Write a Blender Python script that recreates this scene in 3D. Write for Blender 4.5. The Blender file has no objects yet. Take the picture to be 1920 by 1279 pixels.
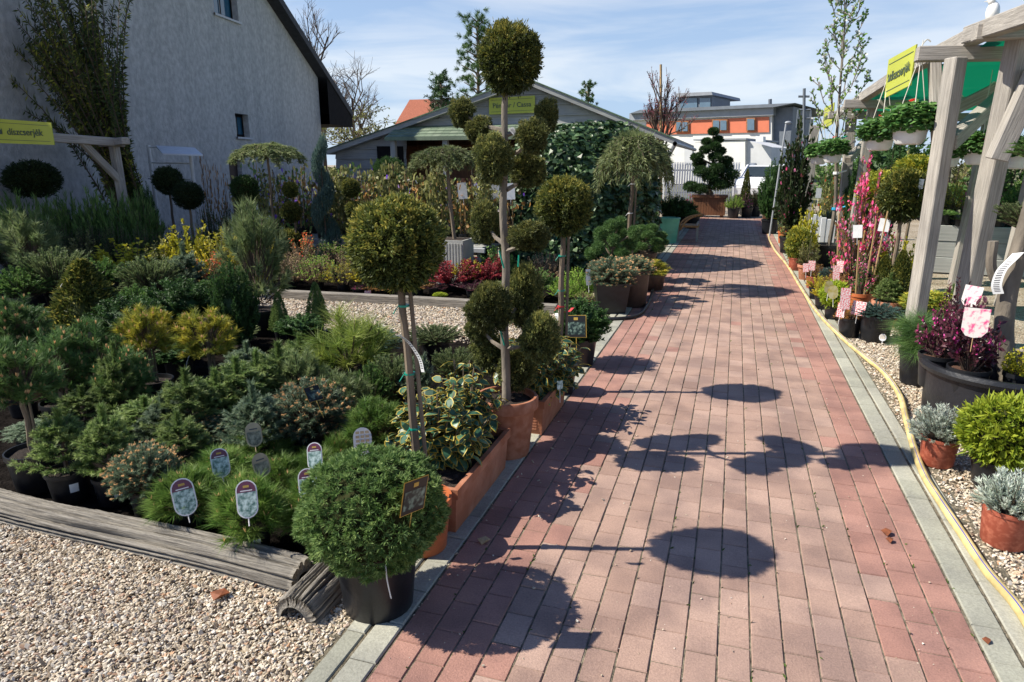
import bpy, math, random
import numpy as np
from math import sin, cos, tan, pi, radians, hypot, atan
from mathutils import Vector, Matrix
rng = np.random.default_rng(7)
random.seed(11)
SC = bpy.context.scene
COL = SC.collection
# ------------------------------------------------------------------ camera maths
F, CX, CY, H = 1270.0, 960.0, 639.5, 1.6
PITCH = atan((CY-305)/F)
YAW = atan((1382-CX)/(F*cos(PITCH)+(CY-305)*sin(PITCH)))
O = np.array([0, 0, H])
def ray(x, y):
    a = (x-CX)/F; b = -(y-CY)/F
    fw = cos(PITCH)+b*sin(PITCH); up = -sin(PITCH)+b*cos(PITCH)
    return np.array([-sin(YAW)*fw+cos(YAW)*a, cos(YAW)*fw+sin(YAW)*a, up])
def G(x, y, z=0.0):                       # ground point seen at a pixel of the 1920 px photograph
    d = ray(x, y); return O+d*((z-H)/d[2])
def aY(x, y, Y):                          # point at distance Y along the path
    d = ray(x, y); return O+d*(Y/d[1])
def plane(x, y, C, n):
    d = ray(x, y); return O+d*(np.dot(C-O, n)/np.dot(d, n))
def mpp(P):                               # metres per photo pixel at a point
    q = np.array(P)-O; fw = -q[0]*sin(YAW)+q[1]*cos(YAW)
    return (fw*cos(PITCH)-q[2]*sin(PITCH))/F
# ------------------------------------------------------------------ materials
MATS = {}
def nodes(m):
    m.use_nodes = True; nt = m.node_tree; return nt, nt.nodes, nt.links
def newmat(name):
    m = bpy.data.materials.new(name); nt, N, L = nodes(m)
    MATS[name] = m
    return m, N, L, N['Principled BSDF']
def ramp(N, stops):
    r = N.new('ShaderNodeValToRGB'); e = r.color_ramp.elements
    while len(e) < len(stops): e.new(0.5)
    for k, (p, c) in enumerate(stops):
        e[k].position = p; e[k].color = (*c, 1)
    return r
def mat(name, c, rough=.6, var=.15, scale=8, bump=0, bscale=60, metal=0, spec=.5, stretch=None, c2=None, thr=(.35, .7)):
    m, N, L, b = newmat(name)
    tc = N.new('ShaderNodeTexCoord'); mp = N.new('ShaderNodeMapping')
    L.new(tc.outputs['Object'], mp.inputs[0])
    if stretch: mp.inputs['Scale'].default_value = stretch
    n = N.new('ShaderNodeTexNoise'); n.inputs['Scale'].default_value = scale; n.inputs['Detail'].default_value = 6
    L.new(mp.outputs[0], n.inputs['Vector'])
    lo = tuple(x*(1-var) for x in c); hi = c2 if c2 else tuple(min(1, x*(1+var)) for x in c)
    r = ramp(N, [(thr[0], lo), (thr[1], hi)])
    L.new(n.outputs['Fac'], r.inputs[0]); L.new(r.outputs[0], b.inputs['Base Color'])
    b.inputs['Roughness'].default_value = rough; b.inputs['Metallic'].default_value = metal
    b.inputs['Specular IOR Level'].default_value = spec
    if bump:
        n2 = N.new('ShaderNodeTexNoise'); n2.inputs['Scale'].default_value = bscale; n2.inputs['Detail'].default_value = 4
        L.new(mp.outputs[0], n2.inputs['Vector'])
        bp = N.new('ShaderNodeBump'); bp.inputs['Strength'].default_value = bump; bp.inputs['Distance'].default_value = .02
        L.new(n2.outputs['Fac'], bp.inputs['Height']); L.new(bp.outputs[0], b.inputs['Normal'])
    return m
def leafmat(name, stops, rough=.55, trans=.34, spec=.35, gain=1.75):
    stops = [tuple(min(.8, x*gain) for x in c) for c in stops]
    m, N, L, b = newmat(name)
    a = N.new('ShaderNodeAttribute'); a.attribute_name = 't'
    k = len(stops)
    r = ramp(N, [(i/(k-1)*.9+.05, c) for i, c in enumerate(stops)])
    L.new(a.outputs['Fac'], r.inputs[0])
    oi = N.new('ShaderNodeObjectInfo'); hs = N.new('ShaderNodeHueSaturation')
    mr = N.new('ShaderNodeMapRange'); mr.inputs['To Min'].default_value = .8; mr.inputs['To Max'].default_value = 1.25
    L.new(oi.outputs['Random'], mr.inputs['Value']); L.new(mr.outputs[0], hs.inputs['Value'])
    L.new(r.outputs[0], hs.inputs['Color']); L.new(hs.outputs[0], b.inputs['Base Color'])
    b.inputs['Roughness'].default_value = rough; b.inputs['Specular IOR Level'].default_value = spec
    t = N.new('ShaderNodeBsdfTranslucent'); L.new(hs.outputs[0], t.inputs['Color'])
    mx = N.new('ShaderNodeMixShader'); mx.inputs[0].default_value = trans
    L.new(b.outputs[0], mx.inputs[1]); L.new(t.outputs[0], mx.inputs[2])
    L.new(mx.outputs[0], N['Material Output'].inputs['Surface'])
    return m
def wood(name, a, b_, scale=6, bump=.5, rough=.75, along=0, gaps=0):
    m, N, L, b = newmat(name)
    tc = N.new('ShaderNodeTexCoord'); mp = N.new('ShaderNodeMapping'); L.new(tc.outputs['Object'], mp.inputs[0])
    s = [14, 14, 14]; s[along] = .6; mp.inputs['Scale'].default_value = s
    n = N.new('ShaderNodeTexNoise'); n.inputs['Scale'].default_value = scale; n.inputs['Detail'].default_value = 8; n.inputs['Roughness'].default_value = .65
    L.new(mp.outputs[0], n.inputs['Vector'])
    r = ramp(N, [(.3, a), (.72, b_)]); L.new(n.outputs['Fac'], r.inputs[0])
    n3 = N.new('ShaderNodeTexNoise'); n3.inputs['Scale'].default_value = 2.2; L.new(tc.outputs['Object'], n3.inputs['Vector'])
    mx = N.new('ShaderNodeMixRGB'); mx.blend_type = 'MULTIPLY'; mx.inputs[0].default_value = .5
    r3 = ramp(N, [(.35, (.6, .6, .62)), (.65, (1, 1, 1))]); L.new(n3.outputs['Fac'], r3.inputs[0])
    L.new(r.outputs[0], mx.inputs[1]); L.new(r3.outputs[0], mx.inputs[2])
    L.new(mx.outputs[0], b.inputs['Base Color']); b.inputs['Roughness'].default_value = rough
    bp = N.new('ShaderNodeBump'); bp.inputs['Strength'].default_value = bump; bp.inputs['Distance'].default_value = .01
    L.new(n.outputs['Fac'], bp.inputs['Height']); L.new(bp.outputs[0], b.inputs['Normal'])
    return m
# ------------------------------------------------------------------ mesh helpers
def mesh(name, parts, mats, smooth=False):
    """parts: list of (V[n,k,3], material index, t[n] or None)"""
    co, ls, lt, mi, tt = [], [], [], [], []
    nv = 0
    for V, m, t in parts:
        V = np.asarray(V, float)
        if len(V) == 0: continue
        n, k = V.shape[:2]
        co.append(V.reshape(-1, 3)); ls.append(nv+np.arange(n)*k); lt.append(np.full(n, k)); mi.append(np.full(n, m))
        tt.append(np.full(n, .5) if t is None else np.clip(np.broadcast_to(t, (n,)), 0, 1)); nv += n*k
    co = np.concatenate(co); ls = np.concatenate(ls); lt = np.concatenate(lt)
    me = bpy.data.meshes.new(name)
    me.vertices.add(nv); me.vertices.foreach_set('co', co.ravel())
    me.loops.add(nv); me.loops.foreach_set('vertex_index', np.arange(nv, dtype=np.int32))
    me.polygons.add(len(ls)); me.polygons.foreach_set('loop_start', ls.astype(np.int32))
    me.polygons.foreach_set('material_index', np.concatenate(mi).astype(np.int32))
    a = me.attributes.new('t', 'FLOAT', 'FACE'); a.data.foreach_set('value', np.concatenate(tt).astype(np.float32))
    for m in mats: me.materials.append(MATS[m])
    me.update(calc_edges=True)
    if not smooth: me.polygons.foreach_set('use_smooth', [False]*len(me.polygons))
    if smooth:
        import bmesh
        bm = bmesh.new(); bm.from_mesh(me); bmesh.ops.remove_doubles(bm, verts=bm.verts, dist=1e-5)
        bmesh.ops.recalc_face_normals(bm, faces=bm.faces)
        for f in bm.faces: f.smooth = True
        for e in bm.edges:
            if len(e.link_faces) == 2 and e.calc_face_angle(0) > radians(38): e.smooth = False
        bm.to_mesh(me); bm.free()
    return me
WL = {}
def obj(name, me, parent=None, at=None, rz=0, sc=None):
    """links a mesh; mesh coordinates are world unless `at` places it"""
    o = bpy.data.objects.new(name, me); COL.objects.link(o)
    w = np.zeros(3) if at is None else np.array(at, float)
    WL[o.name] = w
    if parent is not None:
        o.parent = parent; o.location = w-WL[parent.name]
    else: o.location = w
    if rz: o.rotation_euler = (0, 0, rz)
    if sc is not None: o.scale = sc if hasattr(sc, '__len__') else (sc, sc, sc)
    return o
def sub(name, me, parent, **k):          # child in its parent's own local frame
    o = bpy.data.objects.new(name, me); COL.objects.link(o); o.parent = parent
    return o
def empty(name, at):
    o = bpy.data.objects.new(name, None); COL.objects.link(o); o.location = at; o.empty_display_size = .1
    WL[o.name] = np.array(at, float); return o
def tag(o, label, cat, group=None, kind=None):
    o['label'] = label; o['category'] = cat
    if group: o['group'] = group
    if kind: o['kind'] = kind
    return o
def struct(o, kind='structure'):
    o['kind'] = kind; return o
def boxq(x0, x1, y0, y1, z0, z1):
    p = lambda *a: a
    return np.array([[p(x0,y0,z0),p(x0,y1,z0),p(x1,y1,z0),p(x1,y0,z0)], [p(x0,y0,z1),p(x1,y0,z1),p(x1,y1,z1),p(x0,y1,z1)],
        [p(x0,y0,z0),p(x1,y0,z0),p(x1,y0,z1),p(x0,y0,z1)], [p(x0,y1,z0),p(x0,y1,z1),p(x1,y1,z1),p(x1,y1,z0)],
        [p(x0,y0,z0),p(x0,y0,z1),p(x0,y1,z1),p(x0,y1,z0)], [p(x1,y0,z0),p(x1,y1,z0),p(x1,y1,z1),p(x1,y0,z1)]], float)
def bevelbox(me, w=.006, seg=1):
    import bmesh
    bm = bmesh.new(); bm.from_mesh(me); bmesh.ops.remove_doubles(bm, verts=bm.verts, dist=1e-6)
    bmesh.ops.bevel(bm, geom=bm.edges[:], offset=w, segments=seg, affect='EDGES')
    bm.to_mesh(me); bm.free(); return me
def beam(name, p0, p1, w, h, m, parent=None, roll=0, bev=.008):
    """timber with its own x axis along its length"""
    p0 = np.array(p0, float); p1 = np.array(p1, float); L = np.linalg.norm(p1-p0)
    me = bevelbox(mesh(name, [(boxq(0, L, -w/2, w/2, -h/2, h/2), 0, None)], [m]), bev)
    x = Vector((p1-p0)/L); up = Vector((0, 0, 1)) if abs(x.z) < .85 else Vector((0, 1, 0))
    y = up.cross(x).normalized(); z = x.cross(y)
    o = obj(name, me, parent, p0)
    o.rotation_euler = (Matrix((x, y, z)).transposed() @ Matrix.Rotation(roll, 3, 'X')).to_euler()
    return o
def tube(pts, r, seg=6, cap=True):
    pts = np.array(pts, float); n = len(pts); r = np.broadcast_to(np.asarray(r, float), (n,))
    T = np.gradient(pts, axis=0); T /= np.linalg.norm(T, axis=1)[:, None]+1e-9
    ref = np.array([0, 0, 1.]) if abs(T[0][2]) < .9 else np.array([1., 0, 0])
    rings = []
    for i in range(n):
        s = np.cross(T[i], ref); s /= np.linalg.norm(s)+1e-9; u = np.cross(s, T[i])
        a = np.arange(seg)*2*pi/seg
        rings.append(pts[i]+r[i]*(np.cos(a)[:, None]*s+np.sin(a)[:, None]*u))
    rings = np.array(rings); nx = np.roll(rings, -1, axis=1)
    q = np.stack([rings[:-1], nx[:-1], nx[1:], rings[1:]], axis=2).reshape(-1, 4, 3)
    if cap:
        c = rings[-1]; m = c.mean(0); cq = np.array([[c[i], c[(i+1) % seg], m, m] for i in range(seg)])
        q = np.concatenate([q, cq])
    return q
def tubes3(A, B, ra, rb):                 # many thin three-sided twigs at once
    A = np.asarray(A); B = np.asarray(B); D = unit(B-A); S = perp(D); U = np.cross(D, S)
    ra = np.broadcast_to(ra, (len(A),))[:, None]; rb = np.broadcast_to(rb, (len(A),))[:, None]
    a = [S, -.5*S+.866*U, -.5*S-.866*U]; Q = []
    for i in range(3):
        j = (i+1) % 3
        Q.append(np.stack([A+a[i]*ra, A+a[j]*ra, B+a[j]*rb, B+a[i]*rb], 1))
    return np.concatenate(Q)
def lathe(prof, seg=28):
    prof = np.array(prof, float); a = np.arange(seg+1)*2*pi/seg
    R = np.stack([np.outer(np.cos(a), prof[:, 0]), np.outer(np.sin(a), prof[:, 0]), np.tile(prof[:, 1], (seg+1, 1))], 2)
    return np.stack([R[:-1, :-1], R[1:, :-1], R[1:, 1:], R[:-1, 1:]], 2).reshape(-1, 4, 3)
def ico(c, r, n=10):
    th = np.linspace(0, pi, n+1); return lathe([(max(1e-4, sin(t)), -cos(t)) for t in th], n*2)*np.array(r)+np.array(c)
def unit(v): return v/(np.linalg.norm(v, axis=-1, keepdims=True)+1e-9)
def rnd(n): return unit(rng.normal(size=(n, 3)))
def perp(D): return unit(np.cross(D, rng.normal(size=D.shape)))
NEEDLE = [(0, -.5, 0), (0, .5, 0), (1, 0, 0)]
LEAF = [(0, 0, 0), (.45, .5, .12), (1, 0, 0), (.45, -.5, .12)]
OVAL = [(0, -.08, 0), (.3, -.46, .1), (.65, -.42, .1), (1, 0, -.05), (.65, .42, .1), (.3, .46, .1)]
IVY = [(0, 0, 0), (-.1, -.4, .05), (.35, -.55, .1), (1, 0, -.08), (.35, .55, .1), (-.1, .4, .05)]
ROUND = [(.5+.5*cos(a), .5*sin(a), .08*cos(2*a)) for a in np.arange(7)*2*pi/7]
def leaf(P, D, N, L, W, outline=LEAF):
    S = np.cross(N, D); L = np.broadcast_to(L, (len(P),))[:, None]; W = np.broadcast_to(W, (len(P),))[:, None]
    return np.stack([P+D*L*a+S*W*b+N*W*c for a, b, c in outline], 1)
def rleaf(P, D, L, W, outline=LEAF):
    N = perp(D); return leaf(P, D, N, L, W, outline)
def uleaf(P, D, L, W, outline=LEAF, jit=.5):   # leaves that show their face upward
    N = np.array([0, 0, 1.])+jit*rng.normal(size=D.shape); N = unit(N-D*(N*D).sum(1)[:, None])
    return leaf(P, D, N, L, W, outline)
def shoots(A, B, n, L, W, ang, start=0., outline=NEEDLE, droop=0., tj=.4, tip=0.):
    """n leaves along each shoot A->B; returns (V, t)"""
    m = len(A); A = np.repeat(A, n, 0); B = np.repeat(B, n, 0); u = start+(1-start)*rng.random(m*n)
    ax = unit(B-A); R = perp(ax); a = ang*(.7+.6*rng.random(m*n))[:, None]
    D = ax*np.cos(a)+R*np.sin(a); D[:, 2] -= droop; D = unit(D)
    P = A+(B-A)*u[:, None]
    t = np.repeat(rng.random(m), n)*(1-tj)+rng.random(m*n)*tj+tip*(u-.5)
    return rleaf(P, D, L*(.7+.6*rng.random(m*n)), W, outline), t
def dome(n, zc=.35, rz=.65, rx=.5, zmin=.05, fill=.25):
    u = rnd(n*3); P = u*np.array([rx, rx, rz])*(1-fill*rng.random((n*3, 1))**1.5); P[:, 2] += zc
    P = P[P[:, 2] > zmin][:n]; return P
# ------------------------------------------------------------------ palette
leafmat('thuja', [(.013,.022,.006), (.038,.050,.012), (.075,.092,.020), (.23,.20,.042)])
leafmat('thuja_dull', [(.020,.028,.010), (.05,.058,.018), (.080,.094,.028), (.19,.175,.05)])
leafmat('yew', [(.022,.05,.012), (.05,.10,.022), (.08,.14,.038), (.19,.26,.085)], rough=.6, spec=.35)
leafmat('boxwood', [(.009,.02,.008), (.018,.033,.011), (.035,.05,.016)])
leafmat('dark_yew', [(.012,.03,.01), (.022,.05,.014), (.04,.085,.02)])
leafmat('spruce', [(.045,.078,.022), (.085,.130,.038), (.16,.205,.07)])
leafmat('spruce_blue', [(.042,.072,.042), (.08,.118,.07), (.15,.19,.125)])
leafmat('pine', [(.025,.055,.018), (.05,.10,.03), (.10,.16,.05)])
leafmat('pine_bright', [(.03,.075,.012), (.065,.125,.022), (.13,.19,.045)], trans=.35)
leafmat('pine_yellow', [(.06,.10,.018), (.13,.18,.032), (.26,.29,.07)], trans=.35)
leafmat('pine_gold', [(.05,.09,.018), (.15,.17,.025), (.36,.31,.04)], trans=.3)
leafmat('juniper', [(.045,.07,.028), (.085,.118,.045), (.16,.19,.085)])
leafmat('juniper_blue', [(.03,.065,.055), (.055,.10,.085), (.10,.15,.13)])
leafmat('larch', [(.05,.075,.03), (.10,.125,.05), (.19,.205,.095)], trans=.35)
leafmat('gold', [(.10,.12,.015), (.24,.22,.02), (.45,.36,.03)], trans=.35)
leafmat('lime', [(.09,.14,.012), (.18,.23,.018), (.28,.31,.03)], trans=.35)
leafmat('mauve', [(.10,.03,.04), (.17,.05,.07), (.26,.09,.12)], trans=.3)
leafmat('yellow', [(.12,.14,.015), (.25,.24,.02), (.40,.35,.03)], trans=.35)
leafmat('fresh', [(.06,.14,.02), (.13,.24,.03), (.24,.34,.06)], trans=.35)
leafmat('green', [(.03,.07,.02), (.06,.12,.03), (.12,.19,.05)])
leafmat('olive', [(.06,.07,.025), (.11,.12,.04), (.20,.19,.07)])
leafmat('red', [(.06,.008,.012), (.14,.016,.024), (.24,.04,.045)], trans=.35)
leafmat('bronze', [(.08,.05,.02), (.20,.11,.04), (.33,.17,.05)])
leafmat('purple', [(.02,.010,.014), (.05,.018,.026), (.11,.03,.045)], rough=.3, spec=.6)
leafmat('brown', [(.10,.075,.045), (.18,.13,.08), (.28,.20,.12)])
leafmat('bud', [(.30,.17,.08), (.42,.26,.13), (.5,.34,.18)])
leafmat('ivy', [(.009,.024,.008), (.021,.048,.015), (.075,.125,.05)], rough=.42, spec=.4, trans=.15)
leafmat('grey', [(.16,.20,.16), (.27,.31,.26), (.42,.45,.40)])
leafmat('bamboo', [(.012,.022,.008), (.04,.055,.012), (.24,.23,.03)], trans=.35)
leafmat('geranium', [(.02,.06,.014), (.042,.10,.024), (.09,.165,.045)])
leafmat('pink', [(.45,.03,.10), (.65,.06,.18), (.75,.18,.28)], trans=.3)
leafmat('magenta', [(.22,.01,.09), (.36,.02,.16), (.5,.08,.27)], trans=.3)
leafmat('redflower', [(.5,.01,.01), (.7,.03,.02), (.8,.08,.05)])
leafmat('violet', [(.12,.05,.35), (.22,.10,.5), (.5,.4,.7)])
leafmat('white_flower', [(.6,.6,.5), (.75,.75,.68), (.8,.8,.8)], trans=.3)
leafmat('orange_leaf', [(.35,.05,.02), (.55,.11,.04), (.6,.2,.06)])
leafmat('margin', [(.22,.16,.02), (.31,.24,.04), (.40,.33,.09)], trans=.3)
leafmat('heart', [(.012,.04,.022), (.022,.065,.035), (.05,.11,.06)], rough=.42, spec=.5, trans=.1)
mat('bark', (.17,.13,.09), .85, .35, 12, .6, 40, stretch=(1,1,.25))
mat('bark_grey', (.17,.145,.115), .85, .35, 10, .6, 30, stretch=(1,1,.3))
mat('twig', (.10,.07,.05), .85, .3)
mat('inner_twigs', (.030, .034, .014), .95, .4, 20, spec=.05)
mat('cane', (.42,.28,.13), .6, .25, 10, stretch=(1,1,.2))
mat('soil', (.045,.03,.022), .95, .5, 30, 1., 90)
mat('bark_mulch', (.16,.075,.045), .9, .6, 60, 1., 80)
mat('black_plastic', (.012,.013,.016), .38, .3, 5, .05, 30, spec=.45)
mat('tub_plastic', (.013,.014,.018), .42, .35, 5, .15, 40, spec=.5)
mat('terracotta', (.40,.145,.07), .8, .2, 7, .2, 90, c2=(.50,.24,.15), thr=(.42,.78))
mat('red_clay', (.38,.085,.045), .65, .25, 9, .1, 60, c2=(.47,.15,.09), thr=(.45,.75))
mat('orange_plastic', (.50,.14,.05), .45, .12, 6)
mat('brown_plastic', (.06,.035,.025), .45, .2)
mat('white_plastic', (.78,.78,.75), .35, .06, 4)
mat('grey_planter', (.38,.38,.35), .7, .12, 5, .1)
mat('white_paper', (.74,.75,.76), .5, .06, 20)
mat('ink', (.10,.10,.11), .6, .1)
mat('purple_tag', (.14,.035,.07), .35, .05)
mat('tag_gold', (.5,.32,.06), .4, .1)
mat('green_tie', (.0,.26,.18), .4, .1)
mat('red_tie', (.55,.02,.03), .45, .1)
mat('blue_tie', (.03,.35,.6), .4, .1)
mat('tag_photo', (.10,.22,.18), .35, .2, 55, c2=(.60,.74,.70), thr=(.38,.62))
mat('tag_photo_dark', (.015,.03,.03), .3, .2, 45, c2=(.22,.32,.26), thr=(.45,.7))
mat('tag_photo_faded', (.20,.19,.13), .5, .25, 50, c2=(.46,.42,.30), thr=(.4,.65))
mat('tag_back', (.56,.43,.27), .5, .25, 14)  # warm tone stands for sun through the tag, put into the colour
mat('tag_pink', (.75,.72,.68), .4, .05, 34, c2=(.78,.07,.24), thr=(.50,.66))
mat('tag_red', (.78,.74,.72), .4, .05, 110, c2=(.65,.02,.05), thr=(.48,.55))
mat('tag_yellow', (.62,.50,.12), .4, .1, 20, c2=(.7,.62,.35), thr=(.4,.6))
mat('tag_black', (.012,.012,.013), .4, .1)
mat('tag_rim', (.80,.78,.80), .35, .04)
# ------------------------------------------------------------------ foliage prototypes, one unit high and wide
def g_ball(m='thuja', n=12000, L=.075, W=.03, tip=.5, bump=.05):
    nc = 620; m_ = n//nc; i = np.arange(nc)+.5; ph = np.arccos(1-2*i/nc); th = pi*(1+5**.5)*i
    c = unit(np.stack([np.cos(th)*np.sin(ph), np.sin(th)*np.sin(ph), np.cos(ph)], 1)+.05*rng.normal(size=(nc, 3)))
    k = rng.normal(size=(5, 3))*5; rc = .415*(1+bump*np.sin(c@k.T).sum(1)/2.2)*(.93+.12*rng.random(nc))
    ax = unit(c+.28*rng.normal(size=c.shape)+np.array([0, 0, .25])); tc_ = .44+.17*rng.normal(size=nc)+tip*.45*c[:, 2]  # gold tint rises with height: new growth, and sunlit tops put into the colour
    C = np.repeat(c*rc[:, None], m_, 0); X = np.repeat(ax, m_, 0); v = rng.random((nc*m_, 1))
    P = C+.021*rng.normal(size=C.shape)+X*(.06*v-.02); D = unit(X+.6*rng.normal(size=C.shape))
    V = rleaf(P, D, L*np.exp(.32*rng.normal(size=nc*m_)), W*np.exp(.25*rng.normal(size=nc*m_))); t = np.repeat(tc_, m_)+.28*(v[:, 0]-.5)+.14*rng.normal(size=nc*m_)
    i = rng.integers(0, nc, 60); A = c[i]*rc[i][:, None]; B = A+unit(ax[i]+.5*rng.normal(size=A.shape))*(.035+.05*rng.random((60, 1)))
    V2, t2 = shoots(A, B, 9, L*.9, W, .6)
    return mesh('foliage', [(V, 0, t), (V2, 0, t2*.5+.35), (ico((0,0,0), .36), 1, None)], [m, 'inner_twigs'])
def g_rosette(m='yew', n=2500, k=16):
    u = rnd(n); q = rng.normal(size=(6, 3))*6
    r = .44*(1+.045*np.sin(u@q.T).sum(1)/2)*(.89+.12*rng.random(n))
    P = u*r[:, None]; ax = unit(u+.35*rng.normal(size=u.shape)+np.array([0, 0, .3]))
    A = np.repeat(P, k, 0); X = np.repeat(ax, k, 0); R = perp(X)
    a = (.25+1.15*rng.random(n*k)**.8)[:, None]; D = unit(X*np.cos(a)+R*np.sin(a))
    V = rleaf(A, D, .043*(.7+.5*rng.random(n*k)), .0078)
    t = np.repeat(.10+.45*rng.random(n), k)+.25*rng.random(n*k)+.5*(1-a[:, 0]/1.3)
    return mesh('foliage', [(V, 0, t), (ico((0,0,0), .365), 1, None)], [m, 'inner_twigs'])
def g_spruce(m='spruce', tiers=5, nb=6, bud=False, wide=1., top=.56):
    A, B = [], []
    TA, TB = [], []
    for i in range(tiers):
        z = .06+(top-.06)*i/(tiers-1); ln = (.5*(1-.62*i/(tiers-1)))*wide
        for j in range(nb):
            a = 2*pi*(j+.5*(i % 2)+.5*random.random())/nb; l = ln*(.75+.4*random.random())
            d = np.array([cos(a), sin(a), .34+.75*i/tiers+.3*random.random()])
            p0 = np.array([0, 0, z+.03*random.random()]); p1 = p0+d*l
            A.append(p0+.25*(p1-p0)); B.append(p1); TA.append(p0); TB.append(p1)
            for f in (.42, .68):
                for s in (-1, 1):
                    b = a+s*.8; q = p0+(p1-p0)*f; e = np.array([cos(b), sin(b), .3])*l*.46*(1.15-f*.5)
                    A.append(q); B.append(q+e)
    A = np.array(A); B = np.array(B)
    V, t = shoots(A, B, 80, .064, .013, .72, tip=.9)
    lead = shoots(np.array([[0, 0, top-.08]]), np.array([[0, 0, .96]]), 620, .095, .015, .6)
    tw = tubes3(np.array(TA), np.array(TB), .012, .004)
    st = tube([(0,0,-.08), (0,0,.5), (0,0,.95)], [.03, .02, .008], 5)
    parts = [(V, 0, t), (lead[0], 0, lead[1]+.2), (tw, 1, None), (st, 1, None)]; mm = [m, 'twig']
    if bud:
        bp = B[rng.random(len(B)) < .45]; bp = np.repeat(bp, 4, 0)+.008*rng.normal(size=(len(bp)*4, 3))
        parts.append((rleaf(bp, rnd(len(bp)), .035, .03), 2, None)); mm.append('bud')
    return mesh('foliage', parts, mm)
def g_budmound(m='spruce_blue', n=420):
    B = dome(n, .38, .58, .5, .08, .45); A = B*np.array([.45, .45, .55])+np.array([0, 0, .05])
    V, t = shoots(A, B, 42, .06, .011, .8, .45, tip=.3)
    s = np.repeat(B[:int(n*.6)], 5, 0); s = s+.010*rng.normal(size=s.shape)
    bud = rleaf(s, unit(s+np.array([0, 0, .2])), .036, .028)
    return mesh('foliage', [(V, 0, t), (bud, 1, None), (tubes3(np.tile([[0,0,0.]], (len(B), 1)), B, .008, .003), 2, None)], [m, 'bud', 'twig'])
def g_mugo(m='pine', n=130, nn=80, L=.13, cand=True, zc=.42):
    B = dome(n, zc, 1-zc, .46, .12, .5); A = B*np.array([.35, .35, .5])+np.array([0, 0, .03])
    B2 = B+np.array([0, 0, .05])
    V, t = shoots(A, B2, nn, L, .010, .75, .6, tip=.4)
    parts = [(V, 0, t), (tubes3(A, B2, .012, .006), 1, None)]; mm = [m, 'twig']
    if cand:
        C = B2[rng.random(len(B2)) < .55]; C = np.repeat(C, 3, 0); D = unit(np.array([0, 0, 1.])+.15*rng.normal(size=C.shape))
        parts.append((rleaf(C, D, .075, .03), 2, None)); mm.append('bud')
    return mesh('foliage', parts, mm)
def g_grasspine(m='pine_bright', n=150, nn=55):
    B = dome(n, .25, .62, .46, .05, .5); A = B*np.array([.3, .3, .4])
    V, t = shoots(A, B, nn, .20, .010, .55, .55, tip=.4)
    br = B[::4]; bb = rleaf(np.repeat(br, 2, 0), unit(rng.normal(size=(len(br)*2, 3))*.3+np.array([0, 0, 1])), .10, .018)
    return mesh('foliage', [(V, 0, t), (tubes3(A, B, .01, .005), 1, None), (bb, 2, None)], [m, 'twig', 'bud'])
def g_longpine(m='pine_yellow', n=30, nn=120, L=.27, droop=.05):
    B = dome(n, .4, .5, .36, .15, .5); A = B*np.array([.2, .2, .3])
    V, t = shoots(A, B, nn, L, .007, .7, .45, droop=droop, tip=.3)
    return mesh('foliage', [(V, 0, t), (tubes3(A*.2, B, .016, .008), 1, None)], [m, 'twig'])
def g_juniper(m='juniper', n=240, flat=.5):
    az = rng.random(n)*2*pi; r = .5*np.sqrt(rng.random(n)); z = .15+(1-flat*r*1.6)*.8*rng.random(n)**.6
    B = np.stack([np.cos(az)*r, np.sin(az)*r, np.clip(z, .05, .97)], 1); A = B*np.array([.35, .35, .35])
    M = A+(B-A)*.6+np.array([0, 0, .04]); V, t = shoots(M, B, 55, .045, .012, .6, 0, tip=.3)
    V2, t2 = shoots(A, M, 25, .045, .012, .6, .3)
    return mesh('foliage', [(V, 0, t), (V2, 0, t2), (tubes3(A*.2, B, .010, .004), 1, None)], [m, 'twig'])
def g_dark(m='dark_yew', n=300):
    B = dome(n, .42, .56, .5, .05, .45); A = B*np.array([.5, .5, .6]); B = B+np.array([0, 0, .05])
    V, t = shoots(A, B, 60, .05, .020, .9, .3, outline=LEAF, tip=.4)
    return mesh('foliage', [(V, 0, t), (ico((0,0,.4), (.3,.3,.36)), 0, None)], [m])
def g_cone(m='thuja', n=7000, L=.06, W=.022):
    z = rng.random(n)**1.3; a = rng.random(n)*2*pi; r = (.47*(1-z)**.8+.03)*(.75+.25*rng.random(n))
    nc = 220; cz = rng.random(nc)**1.2; ca = rng.random(nc)*2*pi; j = rng.integers(0, nc, n); z = np.clip(cz[j]+.05*rng.normal(size=n), .01, 1); a = ca[j]+(.16/(1.1-z))*rng.normal(size=n); cr = .78+.34*rng.random(nc)
    r = (.45*(1-z)**.75+.02)*(cr[j]+.08*rng.normal(size=n)); P = np.stack([np.cos(a)*r, np.sin(a)*r, z*.95+.02], 1); D = unit(np.stack([np.cos(a), np.sin(a), .7+0*a], 1)+.5*rng.normal(size=P.shape))
    return mesh('foliage', [(rleaf(P, D, L, W), 0, .35+.3*rng.normal(size=n)+.2*z), (lathe([(.30, .02), (.2, .35), (.08, .7), (.001, .85)]), 0, None)], [m])
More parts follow.
